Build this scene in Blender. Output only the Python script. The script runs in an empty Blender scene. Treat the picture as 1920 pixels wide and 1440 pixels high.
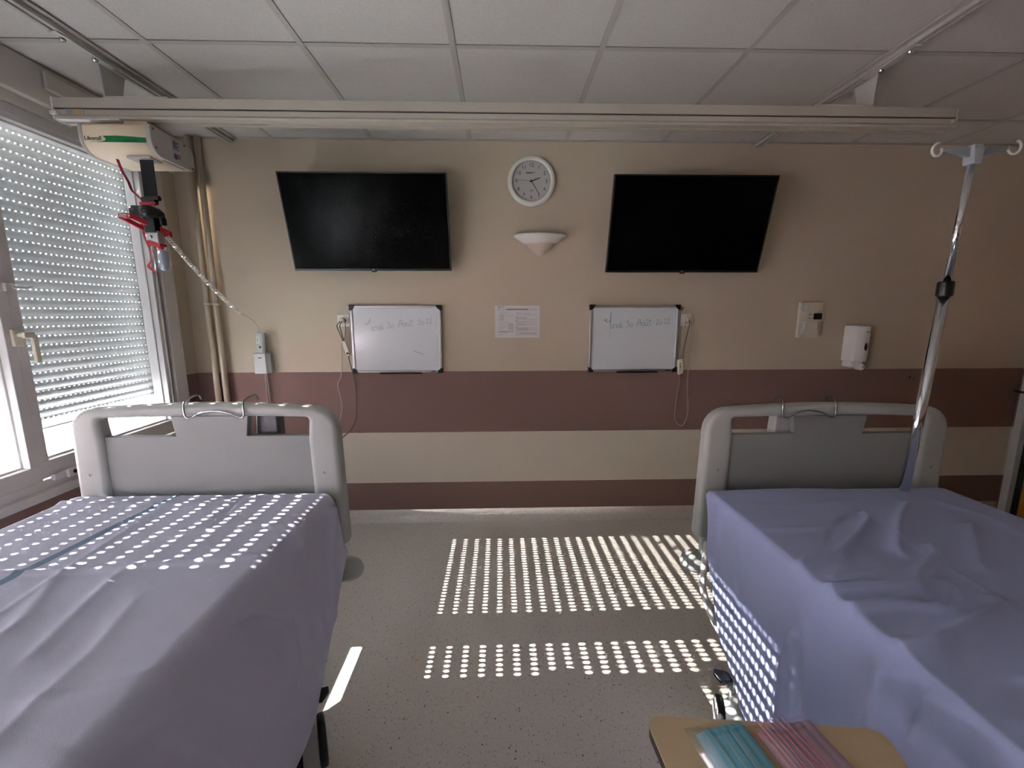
import bpy, bmesh, math, random
from mathutils import Vector, Matrix, noise
random.seed(7)
PI = math.pi
SC = bpy.context.scene
COL = SC.collection
OFF = {}

# ------------------------------------------------------------------ materials
def lin(c):
    return tuple(((v/255)/12.92 if v/255 <= .04045 else ((v/255+.055)/1.055)**2.4) for v in c)+(1,)
def mat(name, rgb, rough=.5, metal=0, bump=None, spec=.5, var=None, coat=0, trans=0, alpha=1, sheen=0):
    m = bpy.data.materials.new(name); m.use_nodes = True
    n = m.node_tree.nodes; l = m.node_tree.links; p = n['Principled BSDF']
    col = lin(rgb)
    p.inputs['Base Color'].default_value = col
    p.inputs['Roughness'].default_value = rough; p.inputs['Metallic'].default_value = metal
    p.inputs['Specular IOR Level'].default_value = spec
    p.inputs['Coat Weight'].default_value = coat
    p.inputs['Sheen Weight'].default_value = sheen
    p.inputs['Alpha'].default_value = alpha
    tc = n.new('ShaderNodeTexCoord')
    if var:      # (scale, amount): soft colour mottling
        t = n.new('ShaderNodeTexNoise'); t.inputs['Scale'].default_value = var[0]; t.inputs['Detail'].default_value = 4
        l.new(tc.outputs['Object'], t.inputs['Vector'])
        r = n.new('ShaderNodeMapRange'); r.inputs[1].default_value = .3; r.inputs[2].default_value = .7
        r.inputs[3].default_value = 1-var[1]; r.inputs[4].default_value = 1+var[1]
        l.new(t.outputs['Fac'], r.inputs[0])
        mx = n.new('ShaderNodeVectorMath'); mx.operation = 'SCALE'; mx.inputs[0].default_value = col[:3]
        l.new(r.outputs[0], mx.inputs['Scale']); l.new(mx.outputs[0], p.inputs['Base Color'])
    if bump:     # (scale, strength, distance)
        t = n.new('ShaderNodeTexNoise'); t.inputs['Scale'].default_value = bump[0]; t.inputs['Detail'].default_value = 3
        l.new(tc.outputs['Object'], t.inputs['Vector'])
        b = n.new('ShaderNodeBump'); b.inputs['Strength'].default_value = bump[1]; b.inputs['Distance'].default_value = bump[2]
        l.new(t.outputs['Fac'], b.inputs['Height']); l.new(b.outputs[0], p.inputs['Normal'])
    return m

M = {}
M['ceil'] = mat('ceiling_tile', (196,193,188), .95, bump=(260,.5,.002), var=(180,.06))
M['tee'] = mat('ceiling_tee', (176,172,166), .6)
M['seam'] = mat('dark_seam', (70,66,60), .9)
M['white_pvc'] = mat('white_pvc', (206,203,200), .35, var=(3,.02))
M['cream_metal'] = mat('cream_metal', (205,201,192), .35, var=(6,.02))
M['beam'] = mat('beam_enamel', (184,177,165), .33, var=(4,.02))
M['lift_cream'] = mat('lift_cream', (236,218,190), .38)
M['lift_grey'] = mat('lift_grey', (188,184,178), .5)
M['bracket'] = mat('bracket_grey', (186,186,178), .45)
M['steel'] = mat('steel', (170,172,175), .25, metal=1)
M['chrome'] = mat('chrome', (225,228,232), .07, metal=1)
M['alu'] = mat('aluminium', (190,190,192), .35, metal=.85)
M['black'] = mat('black_plastic', (18,18,20), .35)
M['black_m'] = mat('black_rubber', (22,22,24), .7)
M['strap'] = mat('black_webbing', (16,16,19), .8, bump=(500,.5,.001))
M['red'] = mat('red_plastic', (176,22,38), .35)
M['red_tape'] = mat('red_tape', (170,30,44), .5)
M['screen'] = mat('tv_screen', (3,3,4), .24, spec=.05)
M['tv_bezel'] = mat('tv_bezel', (26,26,28), .35, spec=.5)
M['white'] = mat('white_plastic', (222,222,220), .3)
M['offwhite'] = mat('offwhite_plastic', (212,204,186), .4)
M['clock_rim'] = mat('clock_rim', (222,223,215), .35)
M['clock_face'] = mat('clock_face', (196,193,192), .6)
M['ink'] = mat('black_ink', (26,26,30), .6)
M['grey_ink'] = mat('grey_print', (120,118,128), .7)
M['olive_ink'] = mat('olive_print', (112,104,60), .7)
M['green'] = mat('green_decal', (14,120,66), .4)
M['dkgreen'] = mat('dark_green_ink', (8,74,52), .5)
M['orange'] = mat('orange_decal', (218,150,80), .5)
M['blue_ink'] = mat('blue_decal', (70,92,150), .5)
M['red_ink'] = mat('red_decal', (190,90,80), .5)
M['board'] = mat('whiteboard_enamel', (214,220,224), .16, spec=.5)
M['teal'] = mat('teal_marker', (42,140,128), .6)
M['faint'] = mat('faint_teal_marker', (110,160,152), .6)
M['paper'] = mat('paper', (214,212,212), .35)
M['pipe'] = mat('pipe_paint', (196,182,160), .4)
M['plaster'] = mat('sconce_plaster', (214,214,208), .7)
M['sconce_cone'] = mat('sconce_cone', (196,182,168), .7)
M['bed_plastic'] = mat('bed_plastic', (172,174,168), .42, bump=(900,.12,.0005))
M['bed_panel'] = mat('bed_panel', (140,142,138), .45, bump=(900,.12,.0005))
M['bumper'] = mat('bumper_plastic', (158,160,154), .4)
M['bed_metal'] = mat('bed_metal', (204,205,200), .35)
M['dgrey'] = mat('dark_grey_plastic', (74,78,82), .35)
M['lgrey'] = mat('light_grey_plastic', (186,190,188), .35)
M['cable'] = mat('cable_grey', (176,170,160), .5)
M['cable_dark'] = mat('cable_dark_grey', (96,90,84), .5)
M['coil'] = mat('coil_cable', (206,202,192), .4)
M['mattress'] = mat('mattress_blue', (110,120,150), .7)
M['wood'] = mat('door_wood', (176,118,44), .45, var=(9,.10))
M['tan'] = mat('tan_laminate', (208,182,148), .42, var=(30,.03))
M['edge'] = mat('dark_edge', (42,34,30), .5)
M['facade'] = mat('pink_facade', (200,176,176), .9)
M['facade_frame'] = mat('facade_white', (236,236,236), .8)
M['facade_glass'] = mat('facade_glass', (126,138,140), .2)
M['ground'] = mat('outside_paving', (200,198,192), .9)
M['tint'] = mat('smoked_window', (48,34,28), .15)
M['mask_blue'] = mat('mask_blue', (122,194,212), .85, bump=(700,.4,.0006))
M['mask_light'] = mat('mask_pale_blue', (176,206,214), .85)
M['mask_grey'] = mat('mask_mauve_grey', (180,172,190), .85, bump=(700,.4,.0006))
M['elastic'] = mat('pink_elastic', (214,160,172), .7)
M['gap_shade'] = M['black_m']

def glassy(name, fac, tint=(1,1,1,1), rough=0.02):
    m = bpy.data.materials.new(name); m.use_nodes = True; n = m.node_tree.nodes; l = m.node_tree.links
    n.remove(n['Principled BSDF']); out = n['Material Output']
    t = n.new('ShaderNodeBsdfTransparent'); t.inputs[0].default_value = tint
    g = n.new('ShaderNodeBsdfGlossy'); g.inputs['Roughness'].default_value = rough
    x = n.new('ShaderNodeMixShader'); x.inputs[0].default_value = fac
    l.new(t.outputs[0], x.inputs[1]); l.new(g.outputs[0], x.inputs[2]); l.new(x.outputs[0], out.inputs[0])
    return m
M['glass'] = glassy('window_glass', .06)
M['film'] = glassy('clear_film', .14, (.86,.92,.94,1), .12)
M['pink_film'] = glassy('pink_film', .16, (.99,.86,.89,1), .15)
M['clear'] = glassy('clear_plastic', .22, (.9,.93,.94,1), .08)

def translucent(name, rgb, fac, rough=.5):
    m = mat(name, rgb, rough); n = m.node_tree.nodes; l = m.node_tree.links
    t = n.new('ShaderNodeBsdfTranslucent'); t.inputs[0].default_value = lin(rgb)
    x = n.new('ShaderNodeMixShader'); x.inputs[0].default_value = fac
    l.new(n['Principled BSDF'].outputs[0], x.inputs[1]); l.new(t.outputs[0], x.inputs[2])
    l.new(x.outputs[0], n['Material Output'].inputs[0]); return m
M['slat'] = translucent('shutter_slat', (158,165,167), .004, .45)
M['shutbar'] = mat('shutter_bar', (222,224,222), .4)

def wall_material(name, levels, upper=(196,183,163), lower=(206,197,182), brown=(132,106,99), brown2=(132,106,98)):
    """painted bands by height (world z = object z here, the walls have their origin at z 0)"""
    m = mat(name, upper, .8, spec=.3); n = m.node_tree.nodes; l = m.node_tree.links; p = n['Principled BSDF']
    tc = n.new('ShaderNodeTexCoord'); s = n.new('ShaderNodeSeparateXYZ'); l.new(tc.outputs['Object'], s.inputs[0])
    nz = n.new('ShaderNodeTexNoise'); nz.inputs['Scale'].default_value = 60; l.new(tc.outputs['Object'], nz.inputs['Vector'])
    mm = n.new('ShaderNodeMath'); mm.operation = 'MULTIPLY_ADD'; mm.inputs[1].default_value = .004
    l.new(nz.outputs['Fac'], mm.inputs[0]); l.new(s.outputs['Z'], mm.inputs[2])
    dv = n.new('ShaderNodeMath'); dv.operation = 'DIVIDE'; dv.inputs[1].default_value = 3.0; l.new(mm.outputs[0], dv.inputs[0])
    r = n.new('ShaderNodeValToRGB'); r.color_ramp.interpolation = 'CONSTANT'
    cols = [brown2, lower, brown, upper]
    r.color_ramp.elements[0].position = 0; r.color_ramp.elements[0].color = lin(cols[0])
    r.color_ramp.elements[1].position = (levels[0]+.002)/3; r.color_ramp.elements[1].color = lin(cols[1])
    for z, c in zip(levels[1:], cols[2:]):
        e = r.color_ramp.elements.new((z+.002)/3); e.color = lin(c)
    l.new(dv.outputs[0], r.inputs[0]); l.new(r.outputs[0], p.inputs['Base Color'])
    t = n.new('ShaderNodeTexVoronoi'); t.inputs['Scale'].default_value = 260; l.new(tc.outputs['Object'], t.inputs['Vector'])
    b = n.new('ShaderNodeBump'); b.inputs['Strength'].default_value = .22; b.inputs['Distance'].default_value = .0012
    l.new(t.outputs['Distance'], b.inputs['Height']); l.new(b.outputs[0], p.inputs['Normal'])
    return m
M['wall'] = wall_material('banded_wall_paint', (.275, .640, 1.058))
M['wall_l'] = wall_material('banded_window_wall_paint', (.275, .50, 1.058))

def floor_material():
    m = mat('speckled_vinyl', (150,140,130), .5); n = m.node_tree.nodes; l = m.node_tree.links; p = n['Principled BSDF']
    tc = n.new('ShaderNodeTexCoord')
    base = lin((140,131,122))
    def spots(scale, thr, col, prev, rnd):
        v = n.new('ShaderNodeTexVoronoi'); v.inputs['Scale'].default_value = scale; l.new(tc.outputs['Object'], v.inputs['Vector'])
        c = n.new('ShaderNodeMath'); c.operation = 'LESS_THAN'; c.inputs[1].default_value = thr; l.new(v.outputs['Distance'], c.inputs[0])
        sp = n.new('ShaderNodeSeparateColor'); l.new(v.outputs['Color'], sp.inputs[0])
        g = n.new('ShaderNodeMath'); g.operation = 'GREATER_THAN'; g.inputs[1].default_value = rnd; l.new(sp.outputs[0], g.inputs[0])
        k = n.new('ShaderNodeMath'); k.operation = 'MULTIPLY'; l.new(c.outputs[0], k.inputs[0]); l.new(g.outputs[0], k.inputs[1])
        x = n.new('ShaderNodeMix'); x.data_type = 'RGBA'; l.new(k.outputs[0], x.inputs[0]); x.inputs[7].default_value = lin(col)
        if prev is None: x.inputs[6].default_value = base
        else: l.new(prev, x.inputs[6])
        return x.outputs[2]
    nz = n.new('ShaderNodeTexNoise'); nz.inputs['Scale'].default_value = 90; nz.inputs['Detail'].default_value = 5
    l.new(tc.outputs['Object'], nz.inputs['Vector'])
    r = n.new('ShaderNodeValToRGB'); r.color_ramp.elements[0].position = .35; r.color_ramp.elements[1].position = .65
    r.color_ramp.elements[0].color = lin((205,197,187)); r.color_ramp.elements[1].color = lin((214,206,196))
    l.new(nz.outputs['Fac'], r.inputs[0])
    o = spots(150, .32, (222,215,205), r.outputs[0], .6)
    o = spots(110, .28, (160,152,143), o, .78)
    o = spots(45, .13, (92,84,79), o, .72)
    l.new(o, p.inputs['Base Color'])
    b = n.new('ShaderNodeBump'); b.inputs['Strength'].default_value = .08; b.inputs['Distance'].default_value = .001
    l.new(nz.outputs['Fac'], b.inputs['Height']); l.new(b.outputs[0], p.inputs['Normal'])
    return m
M['floor'] = floor_material()

def sheet_material(name, rgb, stripe=None):
    m = mat(name, rgb, .85, sheen=.15); n = m.node_tree.nodes; l = m.node_tree.links; p = n['Principled BSDF']
    tc = n.new('ShaderNodeTexCoord')
    w = n.new('ShaderNodeTexNoise'); w.inputs['Scale'].default_value = 600; l.new(tc.outputs['Object'], w.inputs['Vector'])
    w2 = n.new('ShaderNodeTexNoise'); w2.inputs['Scale'].default_value = 22; w2.inputs['Detail'].default_value = 3; l.new(tc.outputs['Object'], w2.inputs['Vector'])
    b = n.new('ShaderNodeBump'); b.inputs['Strength'].default_value = .35; b.inputs['Distance'].default_value = .0008
    b2 = n.new('ShaderNodeBump'); b2.inputs['Strength'].default_value = .25; b2.inputs['Distance'].default_value = .004
    l.new(w.outputs['Fac'], b.inputs['Height']); l.new(w2.outputs['Fac'], b2.inputs['Height'])
    l.new(b2.outputs[0], b.inputs['Normal']); l.new(b.outputs[0], p.inputs['Normal'])
    if stripe:   # woven stripe: |x - (a + b*y)| < w
        a, k, wd, c2 = stripe
        s = n.new('ShaderNodeSeparateXYZ'); l.new(tc.outputs['Object'], s.inputs[0])
        m1 = n.new('ShaderNodeMath'); m1.operation = 'MULTIPLY_ADD'; m1.inputs[1].default_value = -k; m1.inputs[2].default_value = -a
        l.new(s.outputs['Y'], m1.inputs[0])
        m2 = n.new('ShaderNodeMath'); m2.operation = 'ADD'; l.new(m1.outputs[0], m2.inputs[0]); l.new(s.outputs['X'], m2.inputs[1])
        m3 = n.new('ShaderNodeMath'); m3.operation = 'ABSOLUTE'; l.new(m2.outputs[0], m3.inputs[0])
        m4 = n.new('ShaderNodeMath'); m4.operation = 'LESS_THAN'; m4.inputs[1].default_value = wd; l.new(m3.outputs[0], m4.inputs[0])
        x = n.new('ShaderNodeMix'); x.data_type = 'RGBA'; x.inputs[6].default_value = lin(rgb); x.inputs[7].default_value = lin(c2)
        l.new(m4.outputs[0], x.inputs[0]); l.new(x.outputs[2], p.inputs['Base Color'])
    return m
M['sheet_l'] = sheet_material('lilac_sheet_striped', (190,190,210), (-1.2545, .0985, .0125, (104,130,156)))
M['sheet_r'] = sheet_material('lilac_sheet', (158,166,205))

# ------------------------------------------------------------------ mesh helpers
class MB:
    def __init__(s): s.v = []; s.f = []; s.sm = []
    def add(s, vs, fs, smooth=False):
        k = len(s.v); s.v += [Vector(v) for v in vs]
        for f in fs: s.f.append([k+i for i in f]); s.sm.append(smooth)
        return s
    def box(s, a, b):
        x0,y0,z0 = a; x1,y1,z1 = b
        if x0 > x1: x0,x1 = x1,x0
        if y0 > y1: y0,y1 = y1,y0
        if z0 > z1: z0,z1 = z1,z0
        return s.add([(x0,y0,z0),(x1,y0,z0),(x1,y1,z0),(x0,y1,z0),(x0,y0,z1),(x1,y0,z1),(x1,y1,z1),(x0,y1,z1)],
              [(0,3,2,1),(4,5,6,7),(0,1,5,4),(1,2,6,5),(2,3,7,6),(3,0,4,7)])
    def prism(s, pts, d, smooth=False):
        """closed polygon pts (3d list) extruded by vector d"""
        n = len(pts); d = Vector(d); p = [Vector(q) for q in pts]
        s.add(p+[q+d for q in p], [tuple(range(n-1,-1,-1)), tuple(range(n,2*n))], False)
        k = len(s.v)-2*n
        for i in range(n):
            j = (i+1) % n; s.f.append([k+i,k+j,k+n+j,k+n+i]); s.sm.append(smooth)
        return s
    def strip(s, outer, inner, d):
        """band between two open polylines extruded by d"""
        d = Vector(d); n = len(outer)
        A = [Vector(q) for q in outer]; B = [Vector(q) for q in inner]
        vs = A+B+[q+d for q in A]+[q+d for q in B]; fs = []
        for i in range(n-1):
            fs += [(i,i+1,n+i+1,n+i),(2*n+i,3*n+i,3*n+i+1,2*n+i+1),(i,2*n+i,2*n+i+1,i+1),(n+i,n+i+1,3*n+i+1,3*n+i)]
        fs += [(0,n,3*n,2*n),(n-1,3*n-1,4*n-1,2*n-1)]
        return s.add(vs, fs, True)
    def tube(s, pts, r, n=10, closed=False, cap=True):
        pts = [Vector(p) for p in pts]; N = len(pts)
        rs = r if isinstance(r, (list,tuple)) else [r]*N
        rings = []; up = None
        for i, p in enumerate(pts):
            if closed: t = pts[(i+1) % N]-pts[i-1]
            else: t = pts[min(i+1,N-1)]-pts[max(i-1,0)]
            t = t.normalized() if t.length > 1e-9 else Vector((0,0,1))
            if up is None: up = Vector((0,0,1)) if abs(t.z) < .9 else Vector((1,0,0))
            a = t.cross(up); a = a.normalized() if a.length > 1e-6 else t.orthogonal().normalized()
            b = a.cross(t).normalized(); up = b
            rings.append([p+(a*math.cos(2*PI*k/n)+b*math.sin(2*PI*k/n))*rs[i] for k in range(n)])
        vs = [q for R in rings for q in R]; fs = []
        for i in range(N if closed else N-1):
            j = (i+1) % N
            for k in range(n): fs.append((i*n+k, i*n+(k+1)%n, j*n+(k+1)%n, j*n+k))
        s.add(vs, fs, True)
        if cap and not closed:
            k0 = len(s.v)-len(vs)
            s.f.append([k0+k for k in range(n-1,-1,-1)]); s.sm.append(False)
            s.f.append([k0+(N-1)*n+k for k in range(n)]); s.sm.append(False)
        return s
    def lathe(s, prof, c=(0,0,0), axis='z', n=32, a0=0, a1=2*PI, smooth=True):
        c = Vector(c); full = abs(a1-a0-2*PI) < 1e-6; m = n if full else n+1
        def P(r, h, a):
            u, w = r*math.cos(a), r*math.sin(a)
            return {'z':Vector((u,w,h)),'y':Vector((u,h,w)),'x':Vector((h,u,w))}[axis]+c
        vs = [P(r,h,a0+(a1-a0)*k/n) for (r,h) in prof for k in range(m)]; fs = []
        for i in range(len(prof)-1):
            for k in range(n):
                k2 = (k+1) % m if full else k+1
                fs.append((i*m+k, i*m+k2, (i+1)*m+k2, (i+1)*m+k))
        return s.add(vs, fs, smooth)
    def ribbon(s, pts, w, nrm, t=.0012):
        """flat band of width w, thin thickness t, following pts; nrm = vector across the width"""
        pts = [Vector(p) for p in pts]; nrm = Vector(nrm).normalized()*w/2
        vs = []
        for i, p in enumerate(pts):
            d = (pts[min(i+1,len(pts)-1)]-pts[max(i-1,0)]).normalized()
            th = d.cross(nrm).normalized()*t/2
            vs += [p-nrm-th, p+nrm-th, p+nrm+th, p-nrm+th]
        fs = [(0,1,2,3)]; L = len(pts)
        for i in range(L-1):
            for k in range(4): fs.append((i*4+k, (i+1)*4+k, (i+1)*4+(k+1)%4, i*4+(k+1)%4))
        fs.append(tuple((L-1)*4+k for k in (3,2,1,0)))
        return s.add(vs, fs, False)
    def xf(s, Mx):
        s.v = [Mx @ v for v in s.v]; return s
    def build(s, name, m, parent=None, bevel=0, seg=2, sub=0, smooth=None, origin=None):
        me = bpy.data.meshes.new(name)
        if parent is not None: o0 = OFF[parent.name]
        elif origin is not None: o0 = Vector(origin)
        else:
            xs = [v.x for v in s.v]; ys = [v.y for v in s.v]; zs = [v.z for v in s.v]
            o0 = Vector(((min(xs)+max(xs))/2, (min(ys)+max(ys))/2, min(zs)))
        me.from_pydata([v-o0 for v in s.v], [], s.f)
        for p, q in zip(me.polygons, s.sm): p.use_smooth = q if smooth is None else smooth
        bm = bmesh.new(); bm.from_mesh(me); bmesh.ops.recalc_face_normals(bm, faces=bm.faces); bm.to_mesh(me); bm.free()
        mm = M[m] if isinstance(m, str) else m
        me.materials.append(mm)
        o = bpy.data.objects.new(name, me); COL.objects.link(o)
        if parent is not None: o.parent = parent; OFF[o.name] = o0
        else: o.location = o0; OFF[o.name] = o0
        if bevel:
            b = o.modifiers.new('b', 'BEVEL'); b.width = bevel; b.segments = seg; b.limit_method = 'ANGLE'; b.angle_limit = .6
            b.harden_normals = False
            for p in me.polygons: p.use_smooth = True
            w = o.modifiers.new('w', 'WEIGHTED_NORMAL'); w.keep_sharp = True
        if sub:
            b = o.modifiers.new('s', 'SUBSURF'); b.levels = sub; b.render_levels = sub
        return o

def tag(o, label=None, cat=None, group=None, kind=None):
    if label: o['label'] = label
    if cat: o['category'] = cat
    if group: o['group'] = group
    if kind: o['kind'] = kind
    return o
def thing(name, loc, label, cat, group=None):
    o = bpy.data.objects.new(name, None); COL.objects.link(o); o.location = loc; o.empty_display_size = .05
    OFF[o.name] = Vector(loc); return tag(o, label, cat, group)
def struct(o): o['kind'] = 'structure'; return o
def text_mb(txt, size, loc, right=(1,0,0), up=(0,0,1), depth=.0006, align='CENTER', shear=0):
    cu = bpy.data.curves.new('t', 'FONT'); cu.body = txt; cu.size = size; cu.extrude = depth/2
    cu.align_x = align; cu.align_y = 'CENTER'; cu.shear = shear; cu.resolution_u = 3
    ob = bpy.data.objects.new('t', cu); COL.objects.link(ob)
    dg = bpy.context.evaluated_depsgraph_get(); dg.update()
    me = bpy.data.meshes.new_from_object(ob.evaluated_get(dg))
    R = Vector(right).normalized(); U = Vector(up).normalized(); N = R.cross(U); L = Vector(loc)
    mb = MB(); mb.add([L+R*v.co.x+U*v.co.y+N*v.co.z for v in me.vertices], [tuple(p.vertices) for p in me.polygons])
    bpy.data.objects.remove(ob); bpy.data.curves.remove(cu); bpy.data.meshes.remove(me)
    return mb
def smooth_path(pts, n=8):
    P = [Vector(p) for p in pts]; out = []
    for i in range(len(P)-1):
        p0 = P[max(i-1,0)]; p1 = P[i]; p2 = P[i+1]; p3 = P[min(i+2,len(P)-1)]
        for k in range(n):
            t = k/n
            out.append(.5*((2*p1)+(p2-p0)*t+(2*p0-5*p1+4*p2-p3)*t*t+(-p0+3*p1-3*p2+p3)*t**3))
    out.append(P[-1]); return out
def rrect(x0, z0, x1, z1, r, n=5):
    """rounded rectangle outline as (u, v)"""
    out = []
    for cx, cz, a in ((x1-r,z1-r,0),(x0+r,z1-r,PI/2),(x0+r,z0+r,PI),(x1-r,z0+r,3*PI/2)):
        for k in range(n+1):
            t = a+PI/2*k/n; out.append((cx+r*math.cos(t), cz+r*math.sin(t)))
    return out

D = 2.832; H = 2.50; XL = -2.0; XR = 3.65; YN = -4.2
# ------------------------------------------------------------------ camera
f_px = 793.43; pitch = .1661; yaw = .0279; roll = -.002
fw = Vector((math.sin(yaw)*math.cos(pitch), math.cos(yaw)*math.cos(pitch), -math.sin(pitch)))
rt = Vector((math.cos(yaw), -math.sin(yaw), 0)); up = rt.cross(fw)
rt2 = rt*math.cos(roll)+up*math.sin(roll); up2 = -rt*math.sin(roll)+up*math.cos(roll)
cam = bpy.data.cameras.new('camera'); co = bpy.data.objects.new('camera', cam); COL.objects.link(co)
co.matrix_world = Matrix(((rt2.x,up2.x,-fw.x,0),(rt2.y,up2.y,-fw.y,0),(rt2.z,up2.z,-fw.z,1.45),(0,0,0,1)))
cam.sensor_width = 36; cam.lens = f_px*36/1920; cam.clip_start = .02
SC.camera = co

# ------------------------------------------------------------------ room shell
struct(MB().box((XL-.3,YN-.1,-.12),(XR+.1,D+.12,0)).build('floor', 'floor', origin=(0,0,0)))
struct(MB().box((XL-.3,D,-.12),(XR+.1,D+.12,H+.12)).build('wall_back', 'wall', origin=(0,0,0)))
struct(MB().box((XL-.3,YN-.12,-.12),(XR+.1,YN,H+.12)).build('wall_near', 'wall', origin=(0,0,0)))
# window wall with the opening Y .86 .. 2.70 and an unseen second one added behind the camera for fill
WY0, WY1, WZ0, WZ1 = .86, 2.705, .68, 2.30
V2 = (-1.55, .38)
wl = MB()
wl.box((XL-.3,YN,-.12),(XL,D,WZ0)); wl.box((XL-.085,YN,WZ1),(XL,D,H+.12)); wl.box((XL-.3,YN,2.54),(XL-.085,D,H+.12))
wl.box((XL-.3,WY1,WZ0),(XL,D,2.54)); wl.box((XL-.3,V2[1],WZ0),(XL,WY0,2.54)); wl.box((XL-.3,YN,WZ0),(XL,V2[0],2.54))
struct(wl.build('wall_left', 'wall_l', origin=(0,0,0)))
# right wall with the door opening and an unseen backing added against light leaks
wr = MB(); wr.box((XR,2.81,-.12),(XR+.15,D,H+.12)); wr.box((XR,YN,-.12),(XR+.15,1.74,H+.12)); wr.box((XR,1.74,2.10),(XR+.15,2.81,H+.12)); wr.box((XR+.105,1.70,-.12),(XR+.2,2.832,2.2))
struct(wr.build('wall_right', 'wall', origin=(0,0,0)))
# coved vinyl skirting
def cove(name, a, b, inward):
    a = Vector(a); b = Vector(b); inw = Vector(inward); prof = [(0,.078),(.0012,.0775),(.0035,.05)]
    for k in range(7):
        t = PI/2*k/6; prof.append((.05-.046*math.cos(t), .046-.046*math.sin(t)+.0012))
    prof += [(.05,.0),(0,0)]
    pts = [a+inw*u+Vector((0,0,v)) for u, v in prof]
    struct(MB().prism(pts, b-a, True).build(name, 'floor', origin=(0,0,0)))
cove('baseboard_back', (XL,D,0), (XR,D,0), (0,-1,0))
cove('baseboard_left', (XL,YN,0), (XL,D,0), (1,0,0))

# ceiling: tiles above, tees below, seam backing
XG = [-1.369+.6*k for k in range(-1,9)]; YG = [1.887+.6*k for k in range(-6,2)]
xs = [XL]+[x for x in XG if XL+.05 < x < XR]+[XR+.024]; ys = [YN]+[y for y in YG if y > YN+.05]+[D]
cb = MB()
for i in range(len(xs)-1):
    for j in range(len(ys)-1):
        x0 = xs[i]+(.0012 if i else 0); x1 = xs[i+1]-.0245
        y0 = ys[j]+(.024+.001 if j else 0); y1 = ys[j+1]-(.003 if j < len(ys)-2 else 0)
        cb.box((x0,y0,H+.003),(x1,y1,H+.02))
ceil = struct(cb.build('ceiling', 'ceil', origin=(0,0,0)))
struct(MB().box((XL-.3,YN-.1,H+.014),(XR+.1,D+.1,H+.12)).build('ceiling', 'seam', origin=(0,0,0)))
tb = MB()
for x in xs[1:-1]: tb.box((x-.024,YN,H),(x,D,H+.003))
for y in ys[1:-1]: tb.box((XL,y,H+.0005),(XR,y+.022,H+.0034))
tb.box((XL,D-.02,H-.001),(XR,D,H+.003)); tb.box((XL,YN,H-.001),(XL+.022,D,H+.003))
struct(tb.build('trim_1', 'tee', origin=(0,0,0)))
# bulkhead above the window, recess and cover plate
bk = MB(); bk.box((XL,YN,2.345),(XL+.045,D,H-.001))
struct(bk.build('trim_2', 'cream_metal', origin=(0,0,0), bevel=.003))
struct(MB().box((XL+.045,2.06,2.405),(XL+.06,2.75,2.475)).build('trim_3', 'cream_metal', origin=(0,0,0), bevel=.004))
struct(MB().box((XL,YN,2.30),(XL+.012,D,2.345)).build('trim_4', 'cream_metal', origin=(0,0,0)))

# ------------------------------------------------------------------ windows
def frame_ring(mb, x0, x1, y0, y1, z0, z1, w, wb=None):
    wb = wb or w
    mb.box((x0,y0,z0),(x1,y1,z0+wb)); mb.box((x0,y0,z1-w),(x1,y1,z1))
    mb.box((x0,y0,z0+wb),(x1,y0+w,z1-w)); mb.box((x0,y1-w,z0+wb),(x1,y1,z1-w))
def window(idx, y0, y1, panes, far_fix):
    fr = MB(); frame_ring(fr, XL-.07, XL+.004, y0, y1, WZ0, WZ1, .045, .05)
    w = struct(fr.build('window_%d' % idx, 'white_pvc', origin=(0,0,0), bevel=.004))
    for (a, b, zb) in panes:      # glass opening a..b, bottom zb
        s = MB(); zt = 2.235
        # sash: square edged face with stepped inner bead
        s.box((XL-.055,a-.04,zb-.075),(XL+.001,b+.04,zb)); s.box((XL-.055,a-.04,zt),(XL+.001,b+.04,zt+.05))
        s.box((XL-.055,a-.04,zb),(XL+.001,a,zt)); s.box((XL-.055,b,zb),(XL+.001,b+.04,zt))
        sa = s.build('sash', 'white_pvc', w, bevel=.003)
        g = MB(); frame_ring(g, XL-.075, XL-.03, a-.004, b+.004, zb-.004, zt+.004, .012)
        g.build('glazing_bead', 'white_pvc', sa, bevel=.002)
        MB().box((XL-.05,a+.004,zb+.004),(XL-.044,b-.004,zt-.004)).build('pane', 'glass', sa)
    return w
W1 = window(1, WY0, WY1, [(.96,1.772,.80),(1.85,2.565,.812)], True)
W2 = window(2, V2[0], V2[1], [(V2[0]+.1,-.66,.80),(-.58,V2[1]-.1,.80)], True)  # unseen window, added to fill the room with daylight from behind the camera
# window surround: mouldings on the far jamb, sill
jm = MB()
jm.box((XL-.06,2.612,WZ0),(XL+.020,2.704,WZ1)); jm.box((XL-.01,2.584,.74),(XL+.010,2.594,2.27))
jm.build('jamb_moulding', 'white_pvc', W1, bevel=.003)
MB().prism([(-2.186,2.700,.70),(-2.075,2.590,.70),(-2.075,2.70,.70),(-2.186,2.74,.70)], (0,0,1.58)).build('side_reveal', 'white_pvc', W1)
MB().box((XL,WY0-.03,WZ0-.028),(XL+.03,2.705,WZ0+.012)).build('window_sill', 'white_pvc', W1, bevel=.004)
MB().box((XL-.32,WY0,WZ0-.02),(XL-.07,WY1,WZ0+.02)).build('outer_sill', 'dgrey', W1)
MB().box((XL-.32,V2[0],WZ0-.02),(XL-.07,V2[1],WZ0+.02)).build('outer_sill', 'dgrey', W2)
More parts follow.
